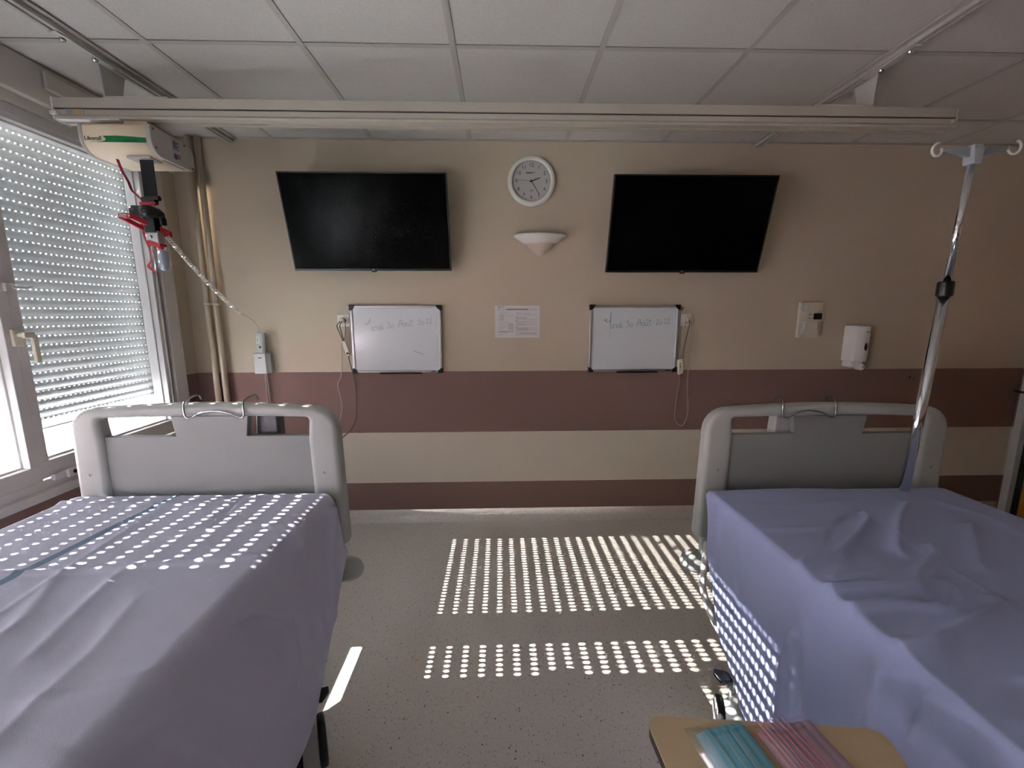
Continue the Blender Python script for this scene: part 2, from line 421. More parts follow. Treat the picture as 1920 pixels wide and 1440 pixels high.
# handle on the mullion, keeps and latch
hd = MB(); hd.box((XL+.001,1.792,1.318),(XL+.014,1.828,1.388))
h1 = hd.build('handle', 'offwhite', W1, bevel=.004)
lv = MB(); lv.tube([(XL+.012,1.812,1.366),(XL+.045,1.812,1.366)], .0105, 10)
lv.prism([(XL+.036,1.802,1.376),(XL+.036,1.840,1.376),(XL+.036,1.852,1.352),(XL+.036,1.852,1.245),(XL+.036,1.832,1.245),(XL+.036,1.832,1.343),(XL+.036,1.828,1.352),(XL+.036,1.802,1.352)], (.014,0,0))
lv.build('lever', 'offwhite', h1, bevel=.003)
k = MB(); k.box((XL+.001,1.798,1.54),(XL+.016,1.826,1.575)); k.tube([(XL+.012,1.824,1.558),(XL+.03,1.86,1.556),(XL+.03,1.885,1.562)], .006, 8)
k.build('latch_keep', 'white_pvc', W1, bevel=.002)
k = MB(); k.box((XL+.004,1.84,.72),(XL+.022,1.93,.748)); k.box((XL+.02,1.89,.715),(XL+.034,1.935,.752))
lt = k.build('safety_latch', 'white', W1, bevel=.003)
MB().lathe([(0,.0372),(.009,.037),(.009,.03)], (XL,1.918,.735), 'x', 16).build('latch_knob', 'black', lt)

# roller shutters: curved slats joined by slotted link strips
XS = XL-.20
def shutter(y0, y1, zbar, label, first_open=1.115, hinge=.0435):
    root = thing('roller_shutter', (XS,(y0+y1)/2,zbar), label, 'roller shutter', 'roller shutters outside the windows')
    mb = MB(); P_ = hinge; z = zbar+.05; HP = .0250; hw = .0062
    while z < 2.50:
        # link strip z .. z+.007 with a row of slots
        hh = .0038 if z > first_open else .0018
        zs0, zs1 = z+.0012, z+.0012+hh; zt = z+.0085
        n = int((y1-y0)/HP); m0 = ((y1-y0)-n*HP)/2; ya = y0
        mb.add([(XS,y0,z),(XS,y1,z),(XS,y1,zs0),(XS,y0,zs0)], [(0,1,2,3)])
        mb.add([(XS,y0,zs1),(XS,y1,zs1),(XS,y1,zt),(XS,y0,zt)], [(0,1,2,3)])
        for q in range(n):
            c = y0+m0+(q+.5)*HP; a, b = c-hw/2, c+hw/2
            mb.add([(XS,ya,zs0),(XS,a,zs0),(XS,a,zs1),(XS,ya,zs1)], [(0,1,2,3)]); ya = b
        mb.add([(XS,ya,zs0),(XS,y1,zs0),(XS,y1,zs1),(XS,ya,zs1)], [(0,1,2,3)])
        if z <= first_open: mb.add([(XS,y0,zs1),(XS,y1,zs1),(XS-.005,y1,zs1-.0002),(XS-.005,y0,zs1-.0002)], [(0,1,2,3)])  # outer lip added to keep the sun out of the lower slots
        # curved body
        h = P_-.0085; K = 8; vs = []
        for i in range(K+1):
            t = i/K; vs += [(XS+.0085*math.sin(PI*t)**.8 if 0 < t < 1 else XS, y0, zt+h*t), (XS+.0085*math.sin(PI*t)**.8 if 0 < t < 1 else XS, y1, zt+h*t)]
        mb.add(vs, [(2*i,2*i+1,2*i+3,2*i+2) for i in range(K)], True)
        z += P_
    mb.build('slat_curtain', 'slat', root)
    b = MB(); b.box((XS-.008,y0,zbar),(XS+.008,y1,zbar+.05)); b.box((XS-.012,y0,zbar),(XS+.014,y1,zbar+.006))
    b.build('bottom_bar', 'shutbar', root, bevel=.002)
    for ye in (y0, y1):
        g = MB(); g.box((XS-.02,ye-.03,WZ0+.02),(XS-.013,ye+.03,WZ1)); g.box((XS+.018,ye-.03,WZ0+.02),(XS+.025,ye+.03,WZ1))
        s_ = -1 if ye == y0 else 1
        g.box((XS-.02,ye+.012*s_,WZ0+.02),(XS+.025,ye+.03*s_,WZ1))
        g.build('guide_rail', 'white_pvc', root)
    return root
shutter(1.82, 2.715, .902, 'grey slatted roller shutter behind the far window pane, bottom raised a little above the sill')
shutter(.88, 1.69, .945, 'grey slatted roller shutter behind the near window pane left of the handle post')
shutter(V2[0]+.02, V2[1]-.02, 1.10, 'grey slatted roller shutter of the added unseen window behind the camera, raised for fill light')
struct(MB().box((XS-.06,1.70,WZ0+.02),(XS+.03,1.81,WZ1)).build('trim_5', 'white_pvc', origin=(0,0,0)))

# ------------------------------------------------------------------ outside
struct(MB().box((-40,-25,-3.4),(XL-.6,40,-3.3)).build('ground_outside', 'ground', origin=(0,0,0)))
fb = thing('apartment_building', (-11,9,-3.3), 'pale pink building with white framed windows seen under the shutter', 'building')
MB().box((-15,-42,-3.3),(-11,36,5.6)).build('wall', 'facade', fb)
for wy in (-2,1,4,7,9.1,12,15.5,19):
    for wz in (-1.95, .9, 3.6):
        f_ = MB(); frame_ring(f_, -11.0, -10.94, wy, wy+1.1, wz, wz+1.05, .09)
        f_.box((-11,wy-.1,wz-.1),(-10.86,wy+1.2,wz-.02))
        wf = f_.build('window', 'facade_frame', fb)
        MB().box((-11.0,wy+.09,wz+.09),(-10.98,wy+1.01,wz+.96)).build('pane', 'facade_glass', wf)

# ------------------------------------------------------------------ door on the right wall
d1 = struct(MB().box((XR-.012,2.765,0),(XR+.1,2.812,2.1)).build('door_1', 'white', origin=(0,0,0), bevel=.003))
MB().box((XR+.03,2.70,0),(XR+.1,2.765,2.1)).build('gap_shadow', 'black_m', d1)  # black block standing in for the shadow in the gap beside the leaf
lf = MB().box((XR+.004,1.75,.008),(XR+.045,2.706,2.1)).build('door_leaf', 'wood', d1, bevel=.002)
hn = MB(); hn.tube(smooth_path([(XR+.02,2.735,.905),(XR-.045,2.737,.905),(XR-.062,2.76,.906),(XR-.066,2.80,.907)]), .009, 10)
hn.build('door_handle', 'steel', d1)

# ------------------------------------------------------------------ pipes in the corner
for i, (x, lab) in enumerate(((-1.862, 'cream painted vertical heating pipe nearer the window corner'), (-1.808, 'cream painted vertical heating pipe, right one of the pair in the corner'))):
    pr = thing('heating_pipe', (x,D-.035,0), lab, 'pipe', 'heating pipes in the corner')
    MB().tube([(x,D-.035,.002),(x,D-.035,H-.002)], .0175, 16).build('pipe', 'pipe', pr)
    c = MB(); c.lathe([(.019,-.009),(.0225,-.009),(.0225,.009),(.019,.009)], (x,D-.035,1.51), 'z', 20)
    c.tube([(x,D-.016,1.51),(x,D,1.51)], .005, 8); c.tube([(x+.016,D-.045,1.51),(x+.026,D-.052,1.51)], .005, 8)
    c.build('pipe_clip', 'offwhite', pr)

# ------------------------------------------------------------------ televisions
def tv(x0, x1, zt, zb, yt, yb, label):
    cx = (x0+x1)/2
    r = thing('television', (cx,D,(zt+zb)/2-.15), label, 'television', 'wall televisions')
    R = Vector((1,0,0)); U = Vector((0,yt-yb,zt-zb)); hgt = U.length; U.normalize(); N = R.cross(U)   # N points towards the room (-y)
    O = Vector((x0,yb,zb)); w = x1-x0
    Mx = Matrix(((R.x,U.x,-N.x,O.x),(R.y,U.y,-N.y,O.y),(R.z,U.z,-N.z,O.z),(0,0,0,1)))   # local u,v,depth(back)
    MB().box((0,0,.004),(w,hgt,.028)).xf(Mx).build('casing', 'tv_bezel', r, bevel=.003)
    MB().box((.14,.06,.026),(w-.14,hgt-.16,.055)).xf(Mx).build('back_cover', 'black', r, bevel=.008)
    b = MB(); t = .008
    b.box((0,0,0),(w,.013,.006)); b.box((0,hgt-t,0),(w,hgt,.006)); b.box((0,t,0),(t,hgt-t,.006)); b.box((w-t,t,0),(w,hgt-t,.006))
    b.xf(Mx).build('bezel', 'tv_bezel', r, bevel=.001)
    MB().box((t,.013,.0025),(w-t,hgt-t,.005)).xf(Mx).build('screen', 'screen', r)
    lg = MB(); lg.box((w/2-.012,-.008,-.001),(w/2+.018,.006,.01)); 
    l = lg.xf(Mx).build('standby_light', 'black', r, bevel=.002)
    MB().lathe([(0,-.0018),(.0050,-.0012),(.0055,0)], (w/2+.004,.0,0), 'z', 12).xf(Mx).build('red_indicator', 'red', l)
    q = text_mb('LG', .011, Mx @ Vector((w/2-.002,.0075,-.0012)), R, U); q.build('logo', 'white', l)
    a = MB(); yc = (yt+yb)/2; zc = (zt+zb)/2
    a.box((cx-.1,D-.012,zc-.12),(cx+.1,D,zc+.12)); a.box((cx-.03,yc+.03,zc-.05),(cx+.03,D-.01,zc+.05))
    a.build('wall_bracket', 'black_m', r, bevel=.003)
tv(-1.272, -.302, 2.249, 1.712, 2.612, 2.752, 'black flat television tilted forward, left one, above the pendant cables and left whiteboard')
tv(.668, 1.638, 2.239, 1.701, 2.587, 2.726, 'black flat television tilted forward, right one, beside the wall clock')

# ------------------------------------------------------------------ clock
ck = thing('wall_clock', (.203,D,2.11), 'round white rimmed wall clock showing twenty five past two', 'clock')
cc = Vector((.203,D,2.263))
MB().lathe([(.147,0),(.150,-.006),(.149,-.02),(.143,-.030),(.130,-.034),(.122,-.030),(.120,-.020)], cc, 'y', 64).build('rim', 'clock_rim', ck)
MB().lathe([(0,-.016),(.1215,-.016),(.1215,-.002),(0,-.002)], cc, 'y', 64, smooth=False).build('dial', 'clock_face', ck)
for h_ in range(1, 13):
    a = PI/2-h_*PI/6; text_mb(str(h_), .030, (cc.x+.094*math.cos(a), D-.0175, cc.z+.094*math.sin(a))).build('numeral', 'ink', ck)
tk = MB()
for k in range(60):
    a = 2*PI*k/60; w = .0012 if k % 5 == 0 else .0005; d_ = Vector((math.cos(a),0,math.sin(a))); n_ = Vector((-d_.z,0,d_.x))
    p0 = cc+d_*.1125; p1 = cc+d_*(.1185); y_ = Vector((0,-.0172,0))
    tk.prism([p0-n_*w+y_,p1-n_*w+y_,p1+n_*w+y_,p0+n_*w+y_], (0,.001,0))
tk.build('minute_marks', 'ink', ck)
bl = MB()
for k in range(7): bl.prism([(cc.x-.034+k*.006,D-.0172,cc.z+.046),(cc.x-.030+k*.006,D-.0172,cc.z+.046),(cc.x-.0265+k*.006,D-.0172,cc.z+.055-(k%3)*.0015),(cc.x-.0305+k*.006,D-.0172,cc.z+.055-(k%3)*.0015)], (0,.001,0))
bl.prism([(cc.x-.036,D-.0172,cc.z+.0465),(cc.x+.008,D-.0172,cc.z+.0475),(cc.x+.010,D-.0172,cc.z+.0495),(cc.x-.034,D-.0172,cc.z+.0485)], (0,.001,0))
bl.build('maker_mark', 'ink', ck)
MB().box((cc.x+.014,D-.0172,cc.z+.050),(cc.x+.026,D-.0162,cc.z+.0525)).build('dial_print', 'ink', ck); MB().box((cc.x-.012,D-.0172,cc.z-.056),(cc.x+.014,D-.0162,cc.z-.053)).build('dial_print', 'ink', ck)
def hand(name, a, L, w, y, tail=.012):
    d_ = Vector((math.sin(a),0,math.cos(a))); n_ = Vector((d_.z,0,-d_.x)); c_ = cc+Vector((0,y,0))
    MB().prism([c_-d_*tail-n_*w, c_+d_*L-n_*w*.7, c_+d_*L+n_*w*.7, c_-d_*tail+n_*w], (0,.0012,0)).build(name, 'ink', ck)
hand('hour_hand', math.radians(70), .058, .0035, -.021)
hand('minute_hand', math.radians(148), .088, .0022, -.023)
hand('second_hand', math.radians(273), .085, .0006, -.025)
MB().lathe([(0,-.027),(.004,-.027),(.005,-.018)], cc, 'y', 16).build('hand_hub', 'ink', ck)
MB().lathe([(0,-.0285),(.121,-.0285),(.121,-.0275),(0,-.0275)], cc, 'y', 48, smooth=False).build('lens', glassy('clock_lens', .03), ck)

# ------------------------------------------------------------------ wall sconce
sc = thing('wall_sconce', (.262,D,1.80), 'white half cone plaster wall light under the clock', 'wall light')
c0 = (.262,D,0)
def half(prof, c, n=40, sq=.62):
    vs = []; 
    for (r,h) in prof:
        for k in range(n+1):
            a = PI+PI*k/n; vs.append((c[0]+r*math.cos(a), c[1]+r*math.sin(a)*sq, h))
    fs = []
    for i in range(len(prof)-1):
        for k in range(n): fs.append((i*(n+1)+k, i*(n+1)+k+1, (i+1)*(n+1)+k+1, (i+1)*(n+1)+k))
    return MB().add(vs, fs, True)
half([(.163,1.940),(.172,1.942),(.168,1.932),(.150,1.918),(.108,1.890),(.100,1.886),(.092,1.892),(.140,1.925),(.163,1.940)], c0).build('shade', 'plaster', sc)
half([(.088,1.893),(.094,1.888),(.086,1.878),(.052,1.842),(.024,1.818),(.006,1.810),(.0,1.809)], c0).build('lower_cone', 'sconce_cone', sc)

# ------------------------------------------------------------------ whiteboards
def stroke(mb, pts, ox, oz, s, w=.0022, y=D-.0235):
    P = smooth_path([(ox+p[0]*s, y, oz-p[1]*s) for p in pts], 5)
    for a, b in zip(P[:-1], P[1:]):
        d_ = (b-a)
        if d_.length < 1e-6: continue
        d_.normalize(); n_ = Vector((-d_.z,0,d_.x))*w/2; e = d_*w*.3
        mb.prism([a-n_-e, b-n_+e, b+n_+e, a+n_-e], (0,.0006,0))
# hand written strokes in units where a lower case letter is about 6 wide, 7 tall (y down)
LET = {
 'a': ([[(5,1.5),(2.5,0),(.5,3),(1,6.5),(3,7),(5,4),(5.3,1),(5.2,5),(6.5,7)]], 7),
 'r': ([[(0,1.5),(1.5,0),(4,.5),(5,1),(4.6,4),(4,7)]], 6),
 'd': ([[(5,2),(2.5,1),(.5,4),(1.5,7),(4,6),(5.5,2),(6,-5)],[(6,-5),(5.5,3),(6.5,7)]], 8),
 'i': ([[(.5,1.5),(.3,5),(1.2,7),(3.2,6)]], 4),
 '3': ([[(0,-4),(3,-5),(4.5,-3),(2.5,-1),(5,1),(5,4),(2.5,6.5),(0,5.5)]], 7),
 '0': ([[(3,1),(.5,2.5),(.8,6),(3.5,7),(5.5,4.5),(4.5,1.5),(3,1)]], 9),
 'A': ([[(0,7),(1.5,1),(3,-5),(5,-6.5),(6.5,-4),(6.8,1),(7.5,5)],[(.5,2),(4,1),(8,0)]], 9),
 'o': ([[(3,0),(.5,2.5),(1,6),(3.5,7),(5.5,4),(4.5,1),(3,0)]], 6.5),
 'u': ([[(.5,0),(.6,5),(2.5,7),(5,5),(5.3,0),(5.2,5),(6.5,6.5)]], 7),
 'û': ([[(.5,0),(.6,5),(2.5,7),(5,5),(5.3,0),(5.2,5),(6.5,6.5)],[(1,-2.5),(3,-5),(4.8,-2.5)]], 7),
 't': ([[(2.5,-5),(2,3),(3,6.5),(5,6)],[(0,-1.5),(5,-2)]], 9),
 '2': ([[(.5,-1),(3,-3),(4.5,-1),(3,3),(.5,6.5),(3,6),(5.5,6.5)]], 6.5)}
def write(root, m_, words, x0, z0, s, tilt=0):
    x = 0
    for wd in words.split(' '):
        mb = MB()
        for ch in wd:
            st, adv = LET[ch]
            for p in st: stroke(mb, [(x+q[0], q[1]-tilt*x) for q in p], x0, z0, s)
            x += adv
        x += 5
        mb.build('written_word', m_, root)
def whiteboard(x0, x1, z0, z1, label, left):
    r = thing('whiteboard', ((x0+x1)/2,D,z0), label, 'whiteboard', 'whiteboards below the televisions')
    MB().box((x0+.012,D-.022,z0+.012),(x1-.012,D-.002,z1-.012)).build('writing_surface', 'board', r)
    fr = MB(); b = .017
    fr.box((x0,D-.028,z0),(x1,D,z0+b)); fr.box((x0,D-.028,z1-b),(x1,D,z1))
    fr.box((x0,D-.028,z0+b),(x0+b,D,z1-b)); fr.box((x1-b,D-.028,z0+b),(x1,D,z1-b))
    fr.build('frame', 'alu', r, bevel=.003)
    for (cx, cz, sx, sz) in ((x0,z0,1,1),(x1,z0,-1,1),(x0,z1,1,-1),(x1,z1,-1,-1)):
        e = .003; L = .036; cx -= sx*e; cz -= sz*e
        pts = [(cx,0,cz),(cx+sx*L,0,cz),(cx+sx*L*.92,0,cz+sz*.012),(cx+sx*.024,0,cz+sz*.024),(cx+sx*.012,0,cz+sz*L*.92),(cx,0,cz+sz*L)]
        MB().prism([(p[0],D-.031,p[2]) for p in pts], (0,.03,0)).build('corner_cap', 'black', r, bevel=.002)
    t = MB(); a = x0+.185; t.box((a,D-.062,z0-.004),(a+.27,D-.026,z0+.003)); t.box((a,D-.064,z0-.004),(a+.27,D-.060,z0+.008))
    t.build('pen_tray', 'black', r, bevel=.001)
    tx = MB(); s = .00345
    if left:
        stroke(tx, [(0,0),(7,.5),(3,1)], x0+.088, z1-.118, s, .0022); stroke(tx, [(3,1),(9,-4),(12,-11),(10,-4),(9,-1)], x0+.088, z1-.118, s, .0018)
        tx.build('written_letter', 'faint', r)
        write(r, 'faint', 'ardi 30 Aout 2022', x0+.132, z1-.137, s, .12)
        e = MB()
        for k in range(9): stroke(e, [(k*2.2,k*.9),(k*2.2+4,k*.9+1.2-(k%3))], x1-.195, z0+.148, s, .0016)
        e.build('marker_smudge', 'grey_ink', r)
    else:
        stroke(tx, [(0,2),(2,-1),(5,0),(3,4),(1,2),(6,5),(10,4),(12,0),(12.5,-9),(13,-14)], x0+.095, z1-.092, s, .0028)
        write(r, 'teal', 'ardi 30 Août 2022', x0+.139, z1-.128, s, .08)
        stroke(tx, [(0,-20),(.2,-10),(-.2,0)], x0+.137, z1-.132, s, .0034)
        tx.build('written_letter', 'teal', r)
        e = MB(); stroke(e, [(0,0),(-.2,10),(-.4,18)], x0+.137, z1-.140, s, .0012); stroke(e, [(-.4,18),(-.5,19)], x0+.137, z1-.140, s, .004)
        e.build('marker_smudge', 'faint', r)
    MB().box((x1-.075,D-.0285,z0+.006),(x1-.045,D-.0278,z0+.011)).build('maker_mark', 'ink', r)
whiteboard(-.972, -.384, 1.060, 1.500, 'white magnetic board with faint green date and a grey smudge, left of the paper notice', True)
whiteboard(.594, 1.190, 1.058, 1.500, 'white magnetic board with darker green date and long stroke, right of the paper notice', False)

# ------------------------------------------------------------------ paper notice
pn = thing('paper_notice', (.116,D,1.288), 'white printed sheet taped to the wall between the two whiteboards', 'notice')
MB().box((-.033,D-.0025,1.288),(.263,D,1.498)).build('sheet', 'paper', pn)
gp = MB(); px = lambda u: -.033+.296*(u-135)/(1545-135); pz = lambda v: 1.498-.210*(v-245)/(1250-245); yy = D-.0030
def ln(mb, u0, u1, v, t=.0012): mb.box((px(u0),yy,pz(v)-t/2),(px(u1),yy+.0006,pz(v)+t/2))
for (u0,u1,v) in ((270,620,445),(275,500,500),(275,430,530),(430,715,560),(275,420,590),(275,470,665),(275,410,700),(275,540,768),(255,535,815),(255,480,870),(255,540,915),(250,425,945),(250,380,985),(250,420,1145),(250,320,1180)): ln(gp, u0, u1, v)
for v in range(545,720,26): ln(gp, 275, 410, v, .0009)
for v in range(465,545,24): ln(gp, 800, 975, v, .0009); ln(gp, 1010, 1240, v+12, .0009)
ln(gp,1260,1440,535)
for v in (605,625,650): ln(gp, 790, 1150, v)
for v in (670,735,790,835): ln(gp, 790, 1470, v, .0011)
for v in (760,812,858): ln(gp, 800, 1100, v)
for v in range(930,1040,20): ln(gp, 800, 1200, v, .0013)
for v in (930,975,1020): ln(gp, 1215, 1475, v, .0008)
for v in (1090,1110,1128): ln(gp, 880, 1450, v, .0014)
ln(gp, 790, 1470, 1160)
for v in range(800,1000,24): ln(gp, 560, 710, v, .0009)
for u in range(560,720,30): gp.box((px(u),yy,pz(1000)),(px(u)+.0008,yy+.0006,pz(800)))
for v in (1045,1058,1078): ln(gp, 250, 725 if v < 1060 else 540, v, .0016)
gp.build('grey_text', 'grey_ink', pn)
bp = MB(); bp.lathe([(0,-.0031),(.0042,-.0031),(.0042,-.002),(0,-.002)], (px(275),D,pz(290)), 'y', 16, smooth=False); bp.build('round_logo', 'ink', pn); bp = MB()
ln(bp,320,430,283,.0022); bp.build('organisation_name', 'ink', pn)
for v in (585,705,912,1080,1162): bp = MB(); ln(bp, 785, 850, v, .002); bp.build('heading', 'ink', pn)
u0,u1,v0,v1 = 225,1435,340,382
bp = MB(); ln(bp,1180,u1,v0,.0009); ln(bp,u0,u1,v1,.0009); ln(bp,u0,480,v0,.0007)
for u in (u0,u1): bp.box((px(u)-.0005,yy,pz(v1)),(px(u)+.0005,yy+.0006,pz(v0)))
bp.build('title_frame', 'ink', pn)
op = MB(); ln(op, 490, 1180, 357, .0055); op.build('title_bar', 'olive_ink', pn)

# ------------------------------------------------------------------ sockets, cables and pendants
def socket(x0, x1, z0, z1, label):
    r = thing('wall_socket', ((x0+x1)/2,D,z0), label, 'socket', 'white wall sockets beside the whiteboards')
    MB().box((x0,D-.008,z0),(x1,D,z1)).build('cover_plate', 'white', r, bevel=.003)
    cx, cz = (x0+x1)/2+.006, (z0+z1)/2+.002
    MB().lathe([(.030,-.008),(.029,-.010),(.022,-.010),(.020,-.0085)], (cx,D,cz), 'y', 32).build('socket_well', 'offwhite', r)
    p = MB(); p.lathe([(0,-.040),(.011,-.040),(.015,-.034),(.017,-.010),(.017,-.006)], (cx-.003,D,cz), 'y', 20)
    p.build('plug', 'offwhite', r)
    return cx-.003, cz
def cable(pts, r, m, name, label, cat='cable', parent=None, n=8):
    o = MB().tube(smooth_path(pts, 8), r, n).build(name, m, parent)
    if parent is None: tag(o, label, cat)
    return o
sx, sz = socket(-1.062, -.982, 1.366, 1.440, 'white wall socket with plug, left of the left whiteboard')
# left pendant: cream switch body with a red button
pl = thing('call_pendant', (-1.015,D-.03,1.165), 'cream call switch with red button hanging left of the left whiteboard', 'call switch')
sb = MB(); sb.prism([(-1.031,D-.040,1.272),(-1.010,D-.040,1.272),(-.990,D-.040,1.215),(-.986,D-.040,1.182),(-.994,D-.040,1.172),(-1.008,D-.040,1.176),(-1.026,D-.040,1.235)], (0,.020,0))
sb.build('switch_body', 'offwhite', pl, bevel=.004)
MB().lathe([(0,-.046),(.006,-.045),(.0075,-.040)], (-.998,D,1.192), 'y', 16).build('red_button', 'red', pl)
cable([(sx-.008,D-.034,sz),(-1.052,D-.045,1.37),(-1.040,D-.035,1.32),(-1.024,D-.03,1.272)], .0032, 'cable_dark', 'cable', None, parent=pl)
cable([(sx,D-.038,sz-.004),(-1.034,D-.045,1.37),(-1.028,D-.035,1.32),(-1.020,D-.03,1.272)], .0032, 'cable_dark', 'cable', None, parent=pl)
cable([(-.996,D-.03,1.175),(-.992,D-.025,1.13),(-.978,D-.02,1.05),(-.968,D-.02,.97),(-.968,D-.02,.86),(-.975,D-.025,.76),(-1.005,D-.05,.68),(-1.06,D-.10,.63),(-1.12,D-.3,.60)], .0034, 'cable_dark', 'cable', None, parent=pl)
cable([(sx+.006,D-.034,sz),(-1.000,D-.04,1.38),(-1.006,D-.03,1.33),(-1.018,D-.02,1.29),(-1.040,D-.012,1.26),(-1.044,D-.012,1.20),(-1.050,D-.012,1.10),(-1.062,D-.012,1.03),(-1.086,D-.012,.98),(-1.075,D-.012,.90),(-1.068,D-.012,.83),(-1.082,D-.012,.76),(-1.10,D-.02,.70),(-1.12,D-.05,.62)],
      .003, 'cable', 'power_cable', 'thin grey cable hanging in waves left of the left whiteboard')
sx, sz = socket(1.203, 1.288, 1.364, 1.444, 'white wall socket with plug, right of the right whiteboard')
pr_ = thing('call_pendant', (1.205,D-.02,1.03), 'cream call switch with green marks hanging beside the right whiteboard', 'call switch')
MB().prism([(1.186,D-.046,1.140),(1.222,D-.046,1.146),(1.232,D-.046,1.050),(1.205,D-.046,1.036),(1.196,D-.046,1.040)], (0,.016,0)).build('switch_body', 'offwhite', pr_, bevel=.004)
g = MB(); g.lathe([(0,-.0475),(.005,-.047),(.0055,-.045)], (1.206,D,1.113), 'y', 12); g.lathe([(0,-.0475),(.005,-.047),(.0055,-.045)], (1.208,D,1.092), 'y', 12); g.build('green_buttons', mat('olive_button', (150,156,60), .5), pr_)
cable([(sx-.012,D-.034,sz),(1.218,D-.04,1.38),(1.212,D-.03,1.30),(1.208,D-.03,1.20),(1.205,D-.034,1.142)], .0026, 'cable', 'cable', None, parent=pr_)
cable([(sx,D-.038,sz),(1.250,D-.045,1.37),(1.242,D-.03,1.28),(1.232,D-.025,1.20),(1.228,D-.03,1.12),(1.222,D-.035,1.05),(1.214,D-.035,1.02)], .003, 'cable_dark', 'cable', None, parent=pr_)
cable([(sx+.012,D-.034,sz),(1.272,D-.03,1.37),(1.276,D-.02,1.25),(1.276,D-.015,1.10),(1.280,D-.012,.95),(1.290,D-.012,.85),(1.294,D-.012,.76),(1.278,D-.012,.70),(1.255,D-.012,.675),(1.228,D-.012,.69),(1.206,D-.012,.73),(1.205,D-.012,.80),(1.212,D-.012,.90),(1.220,D-.02,.98),(1.212,D-.035,1.035)],
      .0028, 'cable', 'power_cable', 'long grey cable loop hanging right of the right whiteboard')

# lift handset and its charging box
hb = thing('charger_box', (-1.55,D,1.06), 'light grey charger box on the wall under the lift handset', 'charger box')
MB().box((-1.600,D-.055,1.062),(-1.520,D,1.196)).build('casing', 'lgrey', hb, bevel=.004)
MB().prism([(-1.520,D-.050,1.066),(-1.500,D-.035,1.066),(-1.500,D,1.066),(-1.520,D,1.066)], (0,0,.126)).build('side_flange', 'lgrey', hb)
MB().box((-1.568,D-.0562,1.164),(-1.546,D-.0548,1.169)).build('maker_mark', 'ink', hb)
for k, dx in enumerate((0,.010)):
    cable([(-1.553+dx,D-.02,1.062),(-1.555+dx*1.5,D-.015,.95),(-1.556+dx*(1.6 if k else 1),D-.012,.84),(-1.557+dx,D-.012,.74),(-1.570+dx*.4,D-.012,.62),(-1.58,D-.012,.35)], .0038 if k else .003, 'cable', 'cable', None, parent=hb)
hs = thing('lift_handset', (-1.545,D-.06,1.20), 'small grey lift handset with white label parked above the charger box', 'handset')
Rm = Matrix.Translation(Vector((-1.552,D-.045,1.20))) @ Matrix.Rotation(math.radians(3), 4, 'Y')
MB().prism([(-.022,-.014,0),(.018,-.014,-.004),(.030,-.004,.0),(.030,.012,0),(-.022,.014,0)], (0,0,.13)).xf(Rm).build('handset_body', 'lgrey', hs, bevel=.004)
MB().box((-.017,-.0160,.060),(.004,-.0142,.104)).xf(Rm).build('label_window', 'white', hs)
MB().lathe([(0,-.020),(.006,-.018),(.008,-.013)], (.004,0,.036), 'y', 16).xf(Rm).build('button', 'dgrey', hs)
t = MB(); t.box((-.011,-.0166,.070),(-.0085,-.0158,.096)); t.xf(Rm).build('label_text', 'ink', hs)
# spiral cord from the lift
A_ = Vector((-1.487,2.02,1.790)); B_ = Vector((-1.573,2.66,1.446)); ax = (B_-A_); L_ = ax.length; ax.normalize()
u_ = ax.orthogonal().normalized(); v_ = ax.cross(u_); turns = 62; pts = []
for k in range(turns*9+1):
    t = k/(turns*9); tt = t**.86 if False else 1-(1-t)**1.0
    dens = t+.10*math.sin(PI*t)   # looser near the top, tighter below
    a = 2*PI*turns*(dens if dens < 1 else 1)
    c_ = A_+ax*L_*t+Vector((0,0,-.022*math.sin(PI*t)))
    pts.append(c_+(u_*math.cos(a)+v_*math.sin(a))*.0085)
cd = MB(); cd.tube(pts, .0022, 5)
cd.tube(smooth_path([(-1.573,2.66,1.446),(-1.560,2.70,1.43),(-1.550,2.74,1.40),(-1.545,2.775,1.36),(-1.545,2.79,1.33)], 6), .0028, 8)
tag(cd.build('spiral_cord', 'coil'), 'pale coiled cord running from the ceiling lift down to the wall handset', 'cord')

# thermostat holder
th = thing('wall_controller', (2.08,D,1.28), 'cream hourglass shaped wall control with small dark display, left of the soap dispenser', 'wall control')
MB().box((2.000,D-.022,1.280),(2.160,D,1.520)).build('back_plate', 'offwhite', th, bevel=.006)
fpts = [(2.012,1.516),(2.152,1.516),(2.150,1.505),(2.132,1.500),(2.128,1.462),(2.160,1.458),(2.160,1.392),(2.128,1.388),(2.122,1.345),(2.140,1.300),(2.140,1.284),(2.012,1.284),(2.036,1.340),(2.042,1.388),(2.016,1.392),(2.016,1.458),(2.036,1.462),(2.034,1.500),(2.014,1.505)]
MB().prism([(p[0],D-.034,p[1]) for p in fpts], (0,.014,0)).build('front_cover', 'offwhite', th, bevel=.002)
MB().box((2.090,D-.0355,1.404),(2.146,D-.033,1.444)).build('display', 'black', th)
q = MB(); q.box((2.052,D-.0352,1.436),(2.076,D-.033,1.4385)); q.box((2.052,D-.0352,1.410),(2.076,D-.033,1.4125)); q.build('switch_slots', 'edge', th)
for (a, b) in ((2.006,1.462),(2.004,1.30)): MB().box((a,D-.0235,b),(a+.026,D-.0215,b+.04 if b > 1.4 else b+.08)).build('side_recess', 'lgrey', th)

